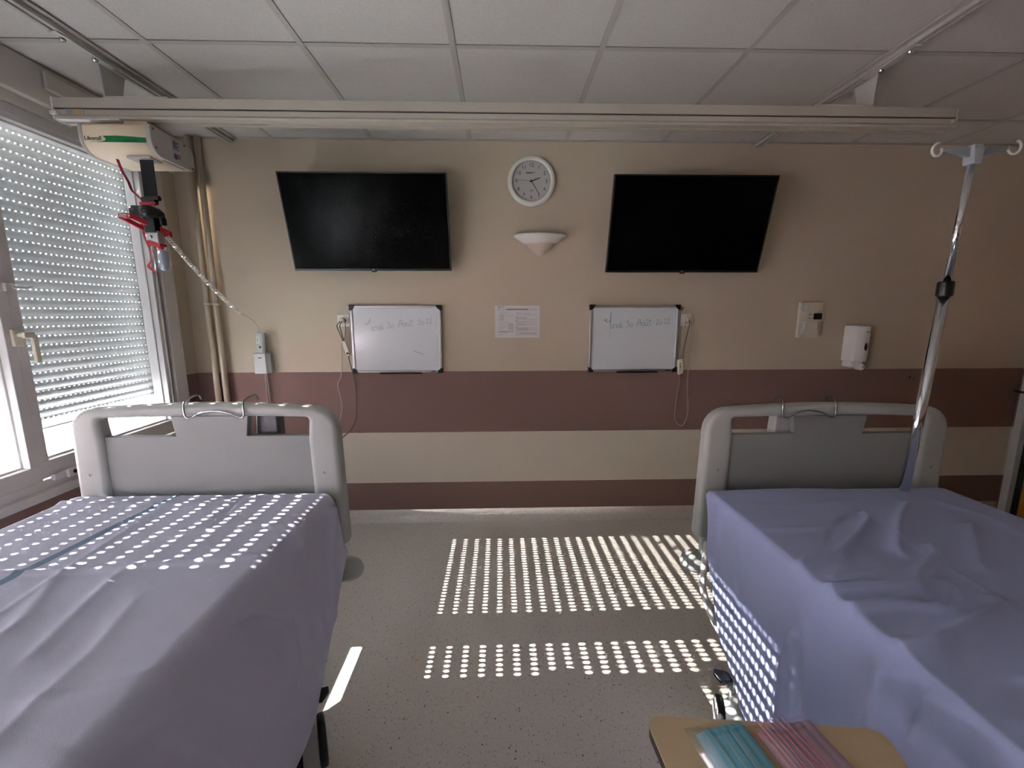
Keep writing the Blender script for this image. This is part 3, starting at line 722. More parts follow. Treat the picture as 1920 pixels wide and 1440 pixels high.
# soap dispenser
sd = thing('soap_dispenser', (2.40,D,1.06), 'white rounded soap dispenser with dark oval window on the right of the wall', 'soap dispenser')
pr2 = [(2.340,D),(2.340,D-.070),(2.350,D-.096),(2.372,D-.110),(2.400,D-.114),(2.430,D-.106),(2.448,D-.086),(2.452,D-.06),(2.452,D)]
mb = MB(); K = 7; levels = [(1.125,.90),(1.135,.97),(1.16,1.0),(1.25,1.0),(1.345,1.0),(1.358,.97),(1.362,.90)]
vs = []
for z_, s_ in levels:
    for p in pr2: vs.append((2.385+(p[0]-2.385)*(s_*.5+.5), D+(p[1]-D)*s_, z_))
n_ = len(pr2); fs = [(i*n_+k, i*n_+k+1, (i+1)*n_+k+1, (i+1)*n_+k) for i in range(len(levels)-1) for k in range(n_-1)]
fs += [tuple(range(n_-1,-1,-1)), tuple((len(levels)-1)*n_+k for k in range(n_))]
mb.add(vs, fs, True); mb.build('cover', 'white', sd, bevel=.003)
MB().prism([(2.404+.0095*math.cos(a), D-.1135, 1.226+.026*math.sin(a)) for a in [2*PI*k/20 for k in range(20)]], (0,-.0025,0)).build('level_window', 'tint', sd)
tx = text_mb('Tork', .015, (2.408,D-.1155,1.322), (1,.02,0)); tx.build('logo', 'ink', sd)
nz = MB(); nz.box((2.345,D-.085,1.085),(2.425,D-.004,1.128)); nz.build('base', 'white', sd, bevel=.008)
nz = MB(); nz.lathe([(0,-.108),(.015,-.106),(.021,-.098),(.022,-.06)], (2.408,D,1.090), 'y', 20); n2 = nz.build('push_nozzle', 'white', sd)
MB().lathe([(.004,-.1095),(.006,-.109),(.006,-.106)], (2.408,D,1.093), 'y', 14).build('nozzle_hole', 'dgrey', n2)

# small wall stud and hook
st = MB(); st.lathe([(0,-.032),(.005,-.032),(.0095,-.030),(.0095,-.020),(.004,-.018),(.004,0)], (2.838,D,1.003), 'y', 20)
tag(st.build('door_stop', 'steel'), 'small round metal stud on the brown band right of the soap dispenser', 'wall stud')

# ------------------------------------------------------------------ ceiling hoist: rails, beam, lift
def rail(x, label):
    r = thing('ceiling_rail', (x,.5,2.47), label, 'ceiling rail', 'ceiling hoist rails')
    MB().box((x-.042,YN+.02,H-.006),(x+.042,D-.002,H-.0005)).build('flange', 'tee', r)
    g = MB(); g.box((x-.022,YN+.02,H-.024),(x-.005,D-.002,H-.006)); g.box((x+.005,YN+.02,H-.024),(x+.022,D-.002,H-.006))
    g.build('channel', 'tee', r, bevel=.0015)
    MB().box((x-.005,YN+.02,H-.012),(x+.005,D-.002,H-.0065)).build('slot', 'seam', r)
rail(-1.632, 'grey slotted ceiling rail at the window side carrying the hoist beam')
rail(1.632, 'grey slotted ceiling rail on the right carrying the hoist beam')
bm_ = thing('hoist_beam', (0,2.03,2.262), 'long cream aluminium hoist beam hung below the ceiling across the room', 'hoist beam')
prof = [(1.998,2.345),(2.064,2.345),(2.064,2.276),(2.068,2.272),(2.068,2.262),(2.044,2.262),(2.044,2.268),(2.026,2.268),(2.026,2.262),(1.994,2.262),(1.992,2.270),(2.000,2.280),(2.000,2.300),(2.006,2.301),(2.006,2.306),(1.998,2.307)]
MB().prism([(-1.868,y,z) for y, z in prof], (3.906,0,0)).build('beam', 'beam', bm_)
MB().box((-1.868,2.0015,2.3015),(2.038,2.0055,2.3055)).build('groove', 'seam', bm_)
MB().box((-1.867,2.0682,2.2620),(2.037,2.0690,2.2680)).build('lower_edge', 'cable_dark', bm_)
e = MB(); e.box((-1.874,1.994,2.258),(-1.868,2.070,2.348)); e.box((-1.878,1.985,2.276),(-1.850,1.999,2.290)); e.box((-1.86,1.990,2.256),(-1.60,2.0,2.262)); e.build('end_cap', 'white', bm_, bevel=.002)
e = MB(); e.box((2.038,1.994,2.262),(2.042,2.068,2.345)); e.lathe([(0,-.014),(.007,-.012),(.009,0)], (2.024,2.0,2.288), 'y', 14); e.build('end_cap', 'beam', bm_, bevel=.002)
lb = MB().box((-1.823,1.9975,2.279),(-1.748,1.9995,2.300)).build('rating_label', 'cable', bm_)
MB().lathe([(0,-.0042),(.009,-.0042),(.009,-.003)], (-1.766,2.001,2.2895), 'y', 16, smooth=False).build('orange_dot', 'orange', lb)
q = MB()
for k in range(4): q.box((-1.818,1.9970,2.2945-k*.004),(-1.786-(k%2)*.008,1.9976,2.2957-k*.004))
q.build('label_text', 'grey_ink', lb)
def bracket(x, sgn, label):
    r = thing('hoist_bracket', (x,2.03,2.346), label, 'bracket', 'hoist brackets on the ceiling rails')
    a = MB(); a.prism([(x-.016,1.79,2.476),(x+.016,1.79,2.476),(x+.018,1.83,2.476),(x+.018,2.03,2.476),(x-.018,2.03,2.476),(x-.018,1.83,2.476)], (0,0,-.007))
    a.build('rail_arm', 'bracket', r, bevel=.002)
    w = MB(); w.prism([(x-.018*sgn,1.985,2.471),(x-.018*sgn,2.110,2.471),(x-.018*sgn,2.075,2.348),(x-.018*sgn,1.992,2.348)], (.005*sgn,0,0))
    w.build('upright', 'bracket', r, bevel=.0015)
    MB().box((x-.025*sgn,1.996,2.3455),(x+.24*sgn,2.066,2.3515)).build('foot_plate', 'bracket', r, bevel=.001)
    for yb in (1.825, 1.955):
        MB().lathe([(0,-.012),(.006,-.012),(.010,-.008),(.011,0)], (x,yb,2.4695), 'z', 14).build('bolt', 'chrome', r)
bracket(-1.632, 1, 'grey bent bracket holding the beam to the window side rail')
bracket(1.632, -1, 'grey bent bracket holding the beam to the right rail')

# lift motor unit
lm = thing('patient_lift', (-1.6,2.05,2.05), 'cream ceiling lift motor with green decal hanging at the window end of the beam', 'patient lift')
x0, x1 = -1.752, -1.468
def lift_prof(y0=1.968, y1=2.222, zt=2.236, zb=2.118, r1=.060):
    pts = []
    for (cy, cz, a) in ((y1-.052,zt-.004-.052,0),(y0+.012,zt-.012,PI/2),(y0+r1,zb+r1,PI),(y1-.03,zb+.03,3*PI/2)):
        rr = {0:.052, PI/2:.012, PI:r1, 3*PI/2:.03}[a]
        for k in range(7):
            t = a+PI/2*k/6; pts.append((cy+rr*math.cos(t), cz+rr*math.sin(t)))
    return pts
pf = lift_prof()
MB().prism([(x0+.012,y,z) for y, z in pf], (x1-x0-.024,0,0), True).build('motor_housing', 'lift_cream', lm)
cy_, cz_ = 2.095, 2.178
for (xa, xb, nm_) in ((x0-.006,x0+.013,'end_panel'),(x1-.013,x1+.006,'end_panel')):
    o = MB().prism([(xa,cy_+(y-cy_)*1.012,cz_+(z-cz_)*1.02) for y, z in pf], (xb-xa,0,0), True).build(nm_, 'lift_grey', lm, bevel=.004)
    last = o
for (y, z) in ((1.985,2.222),(1.990,2.150),(2.205,2.130),(2.165,2.220)):
    MB().lathe([(0,.002),(.0045,.0015),(.005,0)], (x1+.006,y,z), 'x', 12).build('screw', 'cable_dark', last)
q = MB().box((x1+.0055,2.085,2.135),(x1+.0072,2.135,2.220)).build('rating_sticker', 'lgrey', last)
s1 = MB(); [s1.box((x1+.0072,2.090,2.212-k*.005),(x1+.0078,2.128-(k%3)*.008,2.2145-k*.005)) for k in range(7)]; s1.build('sticker_text', 'ink', q)
MB().box((x1+.0072,2.090,2.140),(x1+.0078,2.112,2.162)).build('blue_mark', 'blue_ink', q)
MB().box((x1+.0072,2.116,2.146),(x1+.0078,2.130,2.164)).build('red_mark', 'red_ink', q)
MB().box((x1-.010,2.04,2.1155),(x1-.005,2.17,2.119)).build('vent_slot', 'edge', lm)
t = text_mb('Likorall', .0235, (-1.700,1.9672,2.176)); t.build('lettering', 'ink', lm)
g = MB(); zc = 2.162
g.prism([(p,1.9674,zc+q) for p,q in ((-1.715,0),(-1.665,.002),(-1.652,.006),(-1.647,.011),(-1.656,.021),(-1.660,.024),(-1.60,.025),(-1.54,.022),(-1.484,.018),(-1.484,-.001))], (0,.001,0))
gd = g.build('green_flash', 'green', lm)
text_mb('max 200 kg  440 lb', .0085, (-1.545,1.9668,zc+.007)).build('decal_text', 'dkgreen', gd)
MB().box((-1.60,2.0,2.110),(-1.50,2.07,2.121)).build('strap_guide', 'lift_grey', lm, bevel=.003)
MB().box((-1.60,2.01,2.232),(-1.50,2.062,2.2625)).build('trolley', 'lift_cream', lm, bevel=.003)
# strap, spreader hook, tapes
hk = thing('lift_strap', (-1.53,2.02,1.66), 'black lift strap with red buckle, winder and grey quick hook below the lift motor', 'lift strap')
MB().ribbon([(-1.532,2.02,2.112),(-1.533,2.02,2.0),(-1.534,2.02,1.93)], .056, (1,0,0), .004).build('strap', 'strap', hk)
b = MB(); b.tube([(-1.566,2.012,1.945),(-1.490,2.012,1.950)], .011, 12); b.box((-1.562,2.0,1.925),(-1.508,2.026,1.945)); b.build('strap_pin', 'black', hk, bevel=.002)
MB().box((-1.568,1.994,1.918),(-1.500,2.006,1.932)).build('red_clip', 'red', hk, bevel=.002)
b = MB(); b.prism([(-1.617,1.99,1.905),(-1.604,1.99,1.918),(-1.520,1.99,1.914),(-1.500,1.99,1.895),(-1.498,1.99,1.868),(-1.617,1.99,1.868)], (0,.055,0)); b.box((-1.560,1.988,1.80),(-1.508,2.03,1.87)); b.box((-1.498,2.0,1.835),(-1.484,2.03,1.872))
wd = b.build('winder_housing', 'black', hk, bevel=.006)
MB().lathe([(.006,-.050),(.016,-.050),(.022,-.044),(.025,-.030),(.026,0)], (-1.522,2.0,1.888), 'y', 28).build('winder_knob', 'black', wd)
MB().lathe([(0,-.0485),(.005,-.048),(.006,-.046)], (-1.522,2.0,1.888), 'y', 14).build('knob_screw', 'steel', wd)
b = MB()
b.box((-1.634,1.955,1.855),(-1.574,1.968,1.875))
b.prism([(-1.634,1.955,1.875),(-1.624,1.955,1.875),(-1.548,2.035,1.812),(-1.558,2.035,1.812)], (0,0,-.020))
b.prism([(-1.586,1.955,1.875),(-1.574,1.955,1.875),(-1.478,2.04,1.815),(-1.484,2.045,1.815)], (0,0,-.022))
b.box((-1.560,2.028,1.790),(-1.478,2.042,1.812))
rh = b.build('red_handle', 'red', hk, bevel=.002)
q = MB(); [q.box((-1.629,1.9543,1.870-k*.006),(-1.598,1.9552,1.8675-k*.006)) for k in range(2)]; q.lathe([(0,-.0008),(.004,-.0008),(.004,0)], (-1.588,1.9552,1.866), 'y', 12); q.build('handle_text', 'white', rh)
b = MB(); b.box((-1.560,1.992,1.752),(-1.505,2.028,1.812)); q = b.build('hook_block', 'alu', hk, bevel=.004)
MB().lathe([(0,-.010),(.006,-.009),(.008,0)], (-1.535,1.994,1.785), 'y', 14).build('screw', 'steel', q)
b = MB(); b.prism([(-1.560,1.990,1.768),(-1.545,1.990,1.772),(-1.500,1.990,1.756),(-1.500,1.990,1.745),(-1.525,1.990,1.750),(-1.558,1.990,1.752)], (0,.04,0)); b.prism([(-1.525,1.99,1.752),(-1.498,1.99,1.742),(-1.498,1.99,1.733),(-1.512,1.99,1.733)], (0,.03,0)); b.build('red_collar', 'red', hk, bevel=.001)
b = MB(); b.tube([(-1.540,2.01,1.752),(-1.538,2.01,1.64)], .016, 16); b.build('clear_sleeve', 'clear', hk)
b = MB(); b.lathe([(0,.052),(.012,.049),(.0195,.035),(.021,0),(.0195,-.03),(.012,-.042),(0,-.045)], (-1.506,2.01,1.685), 'z', 20); b.build('release_grip', mat('blue_grey_plastic', (138,148,158), .3), hk)
b = MB(); b.tube([(-1.494,2.01,1.742),(-1.494,2.01,1.726)], .007, 10); b.build('chrome_button', 'chrome', hk)
rb = MB()
rb.ribbon(smooth_path([(-1.655,2.02,2.112),(-1.642,2.02,2.065),(-1.622,2.02,2.02),(-1.612,2.02,1.985),(-1.590,2.02,1.962),(-1.570,2.02,1.935),(-1.568,2.03,1.88)], 6), .011, (.4,1,0))
tag(rb.build('red_ribbon', 'red_tape'), 'thin red ribbon looping from the lift motor to the strap buckle', 'ribbon', 'red ribbons on the lift')
rb = MB()
rb.ribbon(smooth_path([(-1.606,2.04,1.85),(-1.600,2.04,1.80),(-1.590,2.04,1.76),(-1.575,2.04,1.72),(-1.584,2.04,1.69),(-1.602,2.04,1.668),(-1.592,2.04,1.652),(-1.568,2.04,1.637)], 6), .013, (1,0,.3))
tag(rb.build('red_ribbon', 'red_tape'), 'thin red ribbon end dangling and kinked below the red handle', 'ribbon', 'red ribbons on the lift')

# ------------------------------------------------------------------ hospital beds
def seg_dist(px_, py_, ax_, ay_, bx_, by_):
    dx, dy = bx_-ax_, by_-ay_; L2 = dx*dx+dy*dy
    t = 0 if L2 == 0 else max(0, min(1, ((px_-ax_)*dx+(py_-ay_)*dy)/L2))
    return math.hypot(px_-ax_-t*dx, py_-ay_-t*dy)
def ridge(x, y, ridges):
    h = 0
    for pts, amp, wd in ridges:
        if not pts: continue
        d = min(seg_dist(x, y, *pts[i], *pts[i+1]) for i in range(len(pts)-1))
        if d < 3*wd: h += 1.7*amp*math.exp(-(d/(wd*.75))**1.25)
    return h
def bed(xc, W, Y, ztop, label, side, castors):
    r = thing('hospital_bed', (xc,Y-1.0,0), label, 'bed', 'hospital beds')
    x0, x1 = xc-W/2, xc+W/2; dz = ztop-1.147
    # headboard frame: arch with broad posts
    outer = [(x0-.010,.62),(x0-.004,.85),(x0,1.02)]; inner = [(x0+.098,.62),(x0+.100,.85),(x0+.104,1.02)]
    for k in range(8):
        t = PI-PI/2*k/7
        outer.append((x0+.092+.092*math.cos(t)*1.0, 1.045+.088*math.sin(t)))
        inner.append((x0+.110+.012*math.cos(t), 1.083+.014*math.sin(t)))
    for k in range(1, 8):
        u = k/8; outer.append((x0+.092+(W-.184)*u, 1.133+.014*math.sin(PI*u))); inner.append((x0+.110+(W-.220)*u, 1.097+.006*math.sin(PI*u)))
    for k in range(8):
        t = PI/2-PI/2*k/7
        outer.append((x1-.092+.092*math.cos(t), 1.045+.088*math.sin(t)))
        inner.append((x1-.110+.012*math.cos(t), 1.083+.014*math.sin(t)))
    outer += [(x1,1.02),(x1+.004,.85),(x1+.010,.62)]; inner += [(x1-.104,1.02),(x1-.100,.85),(x1-.098,.62)]
    hbd = MB(); hbd.strip([(p[0],Y-.029,p[1]+dz) for p in outer], [(p[0],Y-.029,p[1]+dz) for p in inner], (0,.058,0))
    hf = hbd.build('headboard', 'bed_plastic', r, bevel=.022, seg=4)
    # infill panel with two grip openings
    pa = MB(); yA, yB = Y-.012, Y+.014; gA = x0+.118; gB = x0+.340; gC = x1-.312; gD = x1-.086-.02
    zs0, zs1 = 1.030+dz, 1.098+dz
    pa.prism([(x0+.09,yA,.50+dz),(x1-.09,yA,.50+dz),(x1-.096,yA,zs0),(gC-.006,yA,zs0),(gC+.004,yA,zs1+.004),(gB-.006,yA,zs1+.004),(gB+.004,yA,zs0),(x0+.096,yA,zs0)], (0,yB-yA,0))
    pa.build('panel', 'bed_panel', hf, bevel=.003)
    # lower post ends, joints and bumper discs
    for s_, xe in ((-1,x0),(1,x1)):
        p = MB(); p.tube([(xe-s_*.045,Y,.66+dz),(xe-s_*.045,Y,.55+dz),(xe-s_*.040,Y,.50+dz)], [.030,.024,.018], 16)
        p.tube([(xe-s_*.045,Y,.60+dz),(xe-s_*.045,Y-.06,.585+dz)], .014, 12)
        p.build('post_foot', 'bed_plastic', r)
        bz = .535+dz-(.13 if (side == 'L' and s_ < 0) else 0)
        bu = MB(); bu.lathe([(0,.030),(.030,.026),(.052,.008),(.060,-.014),(.056,-.028),(.036,-.036),(0,-.038)], (xe+s_*(-.012),Y+.005,bz-.02), 'z', 32)
        bu.build('corner_bumper', 'bumper', r)
        MB().lathe([(0,.001),(.004,.0005),(.005,-.001)], (xe-s_*.052,Y-.0295,.90+dz), 'y', 12).build('screw', 'cable_dark', hf)
    # control box behind the board
    bx = x0+.352 if side == 'R' else x1-.285
    m_ = 'bed_plastic' if side == 'R' else 'dgrey'
    b0 = (bx-.06 if side == 'R' else bx-.028)
    o = MB(); o.prism([(b0,Y+.03,1.000+dz),(b0+.085,Y+.03,1.000+dz),(b0+.082,Y+.03,1.10+dz),(b0+.006,Y+.03,1.10+dz)], (0,.05,0))
    cbx = o.build('control_box', m_, r, bevel=.008); cbx['label'] = 'light grey box behind the headboard' if side == 'R' else 'dark grey box behind the headboard'
    # frame below
    fr = MB()
    for xx in (x0+.05, x1-.05): fr.tube([(xx,Y-.03,.58+dz),(xx,Y-2.02,.58+dz)], .02, 10)
    for yy_ in (Y-.06, Y-.7, Y-1.4, Y-2.0): fr.tube([(x0+.05,yy_,.58+dz),(x1-.05,yy_,.58+dz)], .018, 10)
    fr.build('bed_frame', 'bed_metal', r)
    ch = MB()
    for xx in (x0+.12, x1-.12): ch.box((xx-.03,Y-1.85,.20),(xx+.03,Y-.22,.25))
    for yy_ in (Y-.28, Y-1.75): ch.box((x0+.08,yy_-.03,.20),(x1-.08,yy_+.03,.25))
    ch.tube([(xc-.15,Y-.30,.24),(xc-.15,Y-.8,.57+dz)], .025, 10); ch.tube([(xc+.15,Y-1.7,.24),(xc+.15,Y-1.2,.57+dz)], .025, 10)
    ch.build('base_frame', 'bed_metal', r, bevel=.004)
    mt = MB(); mt.box((x0+.035,Y-2.0,.60+dz),(x1-.035,Y-.055,.805+dz)); mt.build('mattress', 'mattress', r, bevel=.03, seg=3)
    MB().box((x0,Y-2.09,.55+dz),(x1,Y-2.04,1.0+dz)).build('footboard', 'bed_plastic', r, bevel=.02, seg=3)
    # castors
    for (cx_, cy2, sg) in castors:
        RZ = Matrix.Translation((cx_,cy2,0)) @ Matrix.Rotation(math.radians(27 if side == 'L' else -20), 4, 'Z') @ Matrix.Translation((-cx_,-cy2,0))
        c = MB(); c.box((cx_-.012,cy2-.02,.14),(cx_+.012,cy2+.02,.21)); c.tube([(cx_,cy2,.20),(cx_-sg*.08,cy2-.01,.225)], .02, 10)
        if side == 'L': c.prism([(cx_-.024,cy2-.082,.035),(cx_+.024,cy2-.082,.035),(cx_+.022,cy2-.070,.14),(cx_+.012,cy2-.03,.245),(cx_-.012,cy2-.03,.245),(cx_-.022,cy2-.070,.14)], (0,.10,0))
        cs = c.xf(RZ).build('castor', 'bumper' if side == 'L' else 'bed_metal', r, bevel=.004)
        for w_ in (-1, 1):
            t = MB(); t.lathe([(.050,-.011),(.068,-.012),(.074,-.008),(.075,0),(.074,.008),(.068,.012),(.050,.011)], (cx_+w_*.036,cy2,.075), 'x', 36); t.xf(RZ).build('tyre', 'black_m', cs)
            t = MB(); t.lathe([(0,.016),(.034,.0155),(.050,.011),(.064,.0125),(.066,.010)] if w_ > 0 else [(0,-.016),(.034,-.0155),(.050,-.011),(.064,-.0125),(.066,-.010)], (cx_+w_*.036,cy2,.075), 'x', 32); t.xf(RZ).build('wheel_cover', 'bumper' if side == 'L' else 'white', cs)
        if side == 'R':   # white hood over the twin wheels
            t = MB(); vs = []; N_ = 16
            for k in range(N_+1):
                a = .15+(PI-.3)*k/N_
                for xx in (cx_-.028, cx_+.028): vs.append((xx, cy2+.082*math.cos(a), .078+.082*math.sin(a)))
            t.add(vs, [(2*k,2*k+1,2*k+3,2*k+2) for k in range(N_)], True)
            o = t.xf(RZ).build('wheel_hood', 'white', cs); so = o.modifiers.new('s','SOLIDIFY'); so.thickness = .003
        pd = MB(); s2 = sg; pd.prism([(cx_,cy2+.0,.236),(cx_+s2*.020,cy2+.022,.246),(cx_+s2*.060,cy2+.030,.250),(cx_+s2*.068,cy2+.012,.250),(cx_+s2*.058,cy2-.018,.246),(cx_+s2*.020,cy2-.014,.238)], (0,0,.014))
        pd.build('brake_pedal', 'black', cs, bevel=.004)
        MB().box((cx_-.012,cy2-.018,.205),(cx_+s2*.014,cy2+.018,.262)).build('pedal_arm', 'lgrey', cs, bevel=.003)
    return r
bedL = bed(-1.018, .905, 1.462, 1.147, 'grey hospital bed by the window with sunlit dots on its sheet', 'L',
           [(-.622,1.175,1),(-1.42,1.175,-1),(-.622,-.30,1),(-1.42,-.30,-1)])
bedR = bed(1.223, .925, 1.52, 1.117, 'grey hospital bed on the right with the chrome drip pole at its head', 'R',
           [(.775,1.205,-1),(1.64,1.215,1),(.800,-.25,-1),(1.64,-.25,1)])
# white hose by the right bed's corner
hz = MB(); hz.tube(smooth_path([(.80,1.50,.57),(.775,1.46,.50),(.762,1.43,.42),(.782,1.38,.33),(.83,1.32,.25),(.9,1.2,.2)], 8), .012, 12)
hz.build('white_hose', 'white', bedR)

# bed sheets ---------------------------------------------------------------
def sheet(name, m, xa, xb, ya, yb, zt, hemA, hemB, ridges, sideridges, label, softA, softB, noise_amp, headzig=0):
    """xa/xb mattress edges; hemA(y), hemB(y) -> (x, z) of the hem on the two sides"""
    NY = 190; NT = 150; NS = 60; vs = []; cols = None
    rows = []
    for j in range(NY+1):
        y = ya+(yb-ya)*j/NY; row = []
        hA = hemA(y); hB = hemB(y)
        end = max(0, min(1, (yb-y)/.035)); endz = (1-math.sqrt(max(0, 1-(1-end)**2)))*.022
        # side B hangs down on +x
        def side(h, xe, sg, soft):
            pts = []
            for i in range(NS+1):
                t = i/NS; z = zt-soft+(h[1]-(zt-soft))*t
                x = xe+(h[0]-xe)*(1-(1-t)**2.2)
                wob = .006*t*noise.noise(Vector((x*3,y*5.5,z*1.4)))*2+.004*t*math.sin(y*19+z*4)
                k = (1-t*t*.9)*1.7*ridge(y, z, sideridges if sg*sideridges_side > 0 else [])
                pts.append((x+sg*(wob+k), y, z))
            return pts
        sideridges_side = 1 if xa < 0 else -1
        A = side(hA, xa, -1, softA); B = side(hB, xb, 1, softB)
        row += list(reversed(A))[:-1]
        for i in range(NT+1):
            u = i/NT; x = xa+(xb-xa)*u
            e1 = min(1,(x-xa)/softA); e2 = min(1,(xb-x)/softB)
            dz = softA*(1-math.sqrt(max(0,1-(1-e1)**2)))+softB*(1-math.sqrt(max(0,1-(1-e2)**2)))
            n1 = noise.noise(Vector((x*4.2,y*3.1,1.7)))*noise_amp+noise.noise(Vector((x*11,y*9,5.2)))*noise_amp*.35
            f = min(1, e1*1.3)*min(1, e2*1.3)
            row.append((x, y, zt-dz+(n1+0)*f+ridge(x, y, ridges)*min(1,.35+f)-endz))
        row += B[1:]
        rows.append(row); n = len(row)
    vs = [p for r in rows for p in r]
    fs = [(j*n+i, j*n+i+1, (j+1)*n+i+1, (j+1)*n+i) for j in range(NY) for i in range(n-1)]
    # head end flap tucked down behind the mattress
    K = 4; base = (NY)*n; extra = []
    o = MB().add(vs, fs, True).build(name, m, origin=(0,0,0))
    s = o.modifiers.new('s', 'SOLIDIFY'); s.thickness = .0015; s.offset = 1
    return tag(o, label, 'bed sheet', 'bed sheets')
def hem_from(tab, xh):
    def f(y):
        for (y0,z0),(y1,z1) in zip(tab[:-1], tab[1:]):
            if y0 <= y <= y1: return (xh(y) if callable(xh) else xh, z0+(z1-z0)*(y-y0)/(y1-y0))
        return (xh(y) if callable(xh) else xh, tab[0][1] if y < tab[0][0] else tab[-1][1])
    return f
creaseL = [([(-1.60,.962),(-1.209,.963),(-1.006,.969),(-.865,.992),(-.634,1.019)],.0045,.010),
           ([(-1.55,1.345),(-1.438,1.356),(-1.071,1.328),(-.925,1.344),(-.802,1.386),(-.65,1.381)],.0050,.011),
           ([(-.95,1.140),(-.81,1.164),(-.566,1.188)],.0040,.009),
           ([(-1.3,.60),(-.81,.609),(-.708,.612),(-.61,.666)],.0035,.016),
           ([(-.86,1.45),(-.875,1.36),(-.87,1.18)],-.0025,.006),
           ([(-1.05,.93),(-.98,.80),(-.95,.62),(-.93,.45)],.0035,.020),([(-.92,.95),(-.90,.86),(-.86,.70)],.0030,.018),
           ([(-1.0,.72),(-1.05,.60),(-1.15,.40)],.0035,.022),([(-.80,.86),(-.76,.72),(-.74,.5)],.0025,.02),
           ([(-1.20,.88),(-1.25,.78),(-1.28,.6)],.003,.02),([(-1.119,1.50),(-1.06,.95),(-1.0,.4)],.0022,.010)]
sideL = [([(.78,.86),(1.0,.67),(1.0,.50)],.010,.022),([(1.38,.80),(1.30,.66),(1.24,.45)],.010,.02),([(1.42,.60),(1.30,.52),(1.15,.40)],.012,.025),
         ([(.60,.80),(.70,.60),(.78,.35)],.010,.025),([(1.15,.78),(1.16,.6),(1.2,.35)],.006,.03),([(.4,.82),(.52,.62),(.6,.35)],.008,.03)]
sheet('bed_sheet', 'sheet_l', -1.475, -.590, -.58, 1.43, .832,
      hem_from([(-1,.42),(1.2,.42),(1.45,.55)], -1.50),
      hem_from([(-1,.26),(.9,.27),(1.05,.29),(1.22,.38),(1.36,.50),(1.45,.56)], lambda y: -.545-.02*max(0,(y-1.0)/.4)),
      creaseL, sideL, 'grey lilac sheet with a blue woven stripe and spots of sunlight, on the left bed', .03, .035, .0030)
creaseR = [([(.778,1.125),(.938,1.132),(1.11,1.217)],.005,.010),
           ([(.745,.952),(.80,.972),(.879,.989),(1.009,1.083),(1.113,1.163),(1.131,1.202)],.012,.013),
           ([(.747,.861),(.837,.864),(.953,.856),(1.037,.925),(1.122,.976),(1.150,1.014)],.013,.015),
           ([(.756,.800),(.848,.807),(.950,.781),(1.006,.826),(1.040,.869)],.011,.014),
           ([(.739,.689),(.811,.689),(.923,.728),(1.063,.784),(1.089,.810)],.012,.017),
           ([(1.337,1.268),(1.25,1.20),(1.166,1.124),(1.052,1.007)],.012,.022),
           ([(1.375,1.118),(1.261,1.001),(1.184,.929)],.010,.022),
           ([(1.116,1.114),(1.122,.995),(1.111,.906),(1.110,.796)],.003,.004),
           ([(.90,.60),(1.05,.66),(1.22,.78)],.009,.02),([(1.25,.70),(1.35,.85),(1.42,.95)],.009,.022),
           ([(.80,.52),(.95,.50),(1.1,.56)],.008,.018),([(.77,1.30),(.95,1.27),(1.2,1.31)],.003,.012),
           ([(.79,.90),(.90,.915)],.006,.009),([(1.45,1.30),(1.50,1.18),(1.47,1.05)],.006,.02)]
sideR = [([(.915,.668),(.945,.571),(.958,.30)],.014,.022),([(.88,.72),(.86,.5),(.80,.3)],.010,.03),([(.68,.78),(.72,.55),(.70,.3)],.012,.03),
         ([(1.33,.78),(1.34,.5)],.006,.02),([(1.2,.78),(1.18,.5)],.005,.03),([(.5,.75),(.56,.5),(.52,.3)],.014,.03),([(.60,.80),(.62,.70)],.010,.02)]
sheet('bed_sheet', 'sheet_r', .745, 1.675, -.52, 1.435, .822,
      hem_from([(-1,.20),(.9,.19),(1.15,.20),(1.29,.33),(1.37,.48),(1.44,.58)], lambda y: .752+.012*max(0,(y-.9)/.5)),
      hem_from([(-1,.35),(1.2,.35),(1.45,.5)], 1.71),
      creaseR, sideR, 'creased blue lilac sheet without stripe, on the right bed', .012, .09, .0045)

# wire hangers on the headboards
def hanger(xa, xb, Y, z, label):
    r = .0033; pts = smooth_path([(xa+.012,Y+.034,z+.004),(xa+.010,Y+.02,z+.022),(xa,Y-.03,z+.008),(xa-.001,Y-.036,z-.034),(xa+.012,Y-.036,z-.048),(xa+.05,Y-.037,z-.031),((xa+xb)/2,Y-.037,z-.023),
        (xb-.05,Y-.037,z-.031),(xb-.012,Y-.036,z-.048),(xb+.001,Y-.036,z-.034),(xb,Y-.03,z+.008),(xb+.012,Y+.02,z+.022),(xb+.014,Y+.034,z+.004)], 6)
    tag(MB().tube(pts, r, 8).build('wire_hook', 'steel'), label, 'wire hook', 'wire hooks over the headboards')
hanger(-1.068, -.872, 1.462, 1.148, 'bent steel wire hook over the headboard of the left bed')
hanger(1.035, 1.232, 1.52, 1.118, 'bent steel wire hook over the headboard of the right bed')

